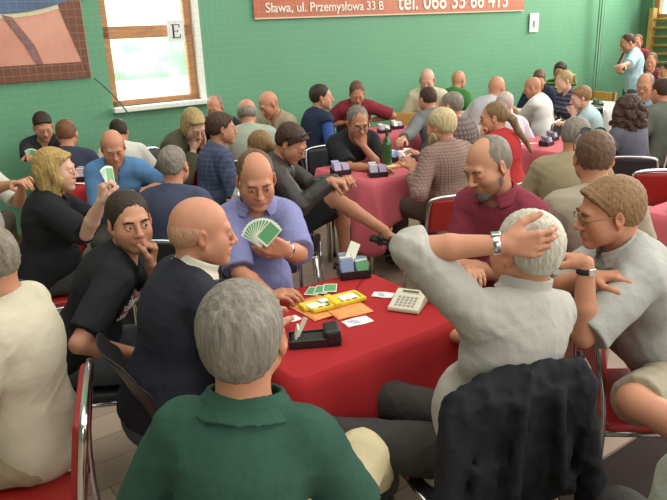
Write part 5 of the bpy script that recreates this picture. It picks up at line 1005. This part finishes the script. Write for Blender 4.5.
# middle table
bidding_box(.075, 4.80, .4, 'purple bidding box beside the elbow of the man in black t-shirt', ('lilac_card', 'lilac_card', 'blue_card'), z=TZ)
bidding_box(.335, 4.68, .2, 'black bidding box at the near corner of the middle table', ('lilac_card', 'card', 'lilac_card'), z=TZ)
b = MB().lathe([(.001, 0), (.034, 0), (.036, .01), (.036, .16), (.030, .195), (.014, .225), (.0125, .275), (.015, .278), (.015, .29), (.001, .292)], 24).build('bottle', M['bottle_green'], None, smooth=True, loc=(.43, 4.98, TZ)); tag(b, 'green glass bottle standing on the middle table', 'bottle')
t = empty('duplicate_board', (.50, 4.98, TZ), .6); tag(t, 'pale yellow duplicate board on the middle table beside the green bottle', 'board'); MB().box((0, 0, .008), (.13, .045, .008)).build('tray', M['pale_wood'], t, bevel=.004); MB().box((-.06, 0, .017), (.035, .026, .002)).build('card', M['card'], t)
for i, (x, y, lab) in enumerate(((.56, 5.13, 'white plastic cup beside the hand of the man in brown checks'), (.61, 5.22, 'white plastic cup behind the first, on the middle table'))):
    c = MB().lathe([(.001, .002), (.026, 0), (.034, .09), (.032, .09), (.025, .004), (.001, .004)], 20).build('cup', M['paper'], None, smooth=True, loc=(x, y, TZ)); tag(c, lab, 'cup', 'white cups on the middle table')
tb = bidding_box(.50, 5.22, .9, 'bidding box with blue cards behind the green bottle', ('blue_card', 'card', 'blue_card'))
bidding_box(.55, 6.68, .5, 'black bidding box on the far pinkish table', ('lilac_card', 'card'), s=.9); bidding_box(.70, 6.9, .5, 'dark bidding box at back of the far pinkish table', ('card', 'lilac_card'), s=.9)
bidding_box(1.83, 5.62, .8, 'black bidding box near the front of the pink table right of the red t-shirt', ('black_plastic', 'lilac_card'), s=.9); bidding_box(1.95, 5.85, .8, 'black bidding box at the back of the pink table right of the red t-shirt', ('black_plastic', 'lilac_card'), s=.9)
bidding_box(1.95, 7.85, .3, 'green bidding box on the off-white table of the bald man in white', ('dark_green', 'card'), s=.9); bidding_box(3.2, 8.05, .3, 'dark bidding box on the off-white table near the standing man', ('black_plastic', 'dark_green'), s=.9)
bidding_box(-1.83, 4.95, .3, 'bidding box with lilac cards on the red table left of the blonde woman', ('lilac_card', 'red_card', 'card'), s=1.); bidding_box(2.02, 3.42, .5, 'green bidding box at right edge on the pink cloth', ('dark_green', 'dark_green'), s=1.)
b = MB().lathe([(.001, 0), (.032, 0), (.034, .01), (.033, .15), (.028, .18), (.012, .205), (.012, .225), (.001, .226)], 24).build('water_bottle', M['bottle_blue'], None, smooth=True, loc=(1.86, 3.50, TZ)); tag(b, 'clear blue water bottle at the right edge beside the red chair back', 'bottle')
sheet('paper_slip', 2.0, 3.62, .2, .14, .3, M['paper'], 'white paper sheet on the pink cloth at right edge')
# wooden chairs
def wooden_chair(x, y, face, label):
    t = empty('wooden_chair', (x, y, 0), -face*D2R); tag(t, label, 'chair', 'pale wooden chairs by the wall')
    MB().box((0, 0, .44), (.20, .20, .012)).build('seat', M['pale_wood'], t, bevel=.005); MB().box((0, -.205, .74), (.20, .010, .09)).build('backrest', M['pale_wood'], t, bevel=.006)
    for sx in (-1, 1):
        MB().box((sx*.18, -.19, .42), (.015, .015, .42)).build('leg', M['table_wood'], t, bevel=.003); MB().box((sx*.18, .18, .22), (.015, .015, .22)).build('leg', M['table_wood'], t, bevel=.003)
wooden_chair(.82, 7.35, 200, 'empty pale wooden chair between the dark red shirt and the grey jacket'); wooden_chair(3.42, 8.8, 245, 'empty pale wooden chair left of the standing man')
# print on the young man's t-shirt
P = BY['the young man in black']; rr = random.Random(4); sh_ = [c for c in bpy.data.objects if c.parent == P.root and c.name.startswith('shirt')][0]
q = MB(); q2 = MB()
for r in range(8):
    x = -.03
    while x < .10:
        w_ = rr.uniform(.006, .014); yy = .124*math.sqrt(max(0, 1-((x+w_/2)/.172)**2))+.012
        (q2 if r in (0, 5) else q).box(P.C+P.R2@V(x+w_/2, yy, .05-r*.016), (w_*.45, .002, .0035), P.R2); x += w_+.004
q.build('chest_print', M['paper'], sh_); q2.build('chest_print', M['red_card'], sh_)
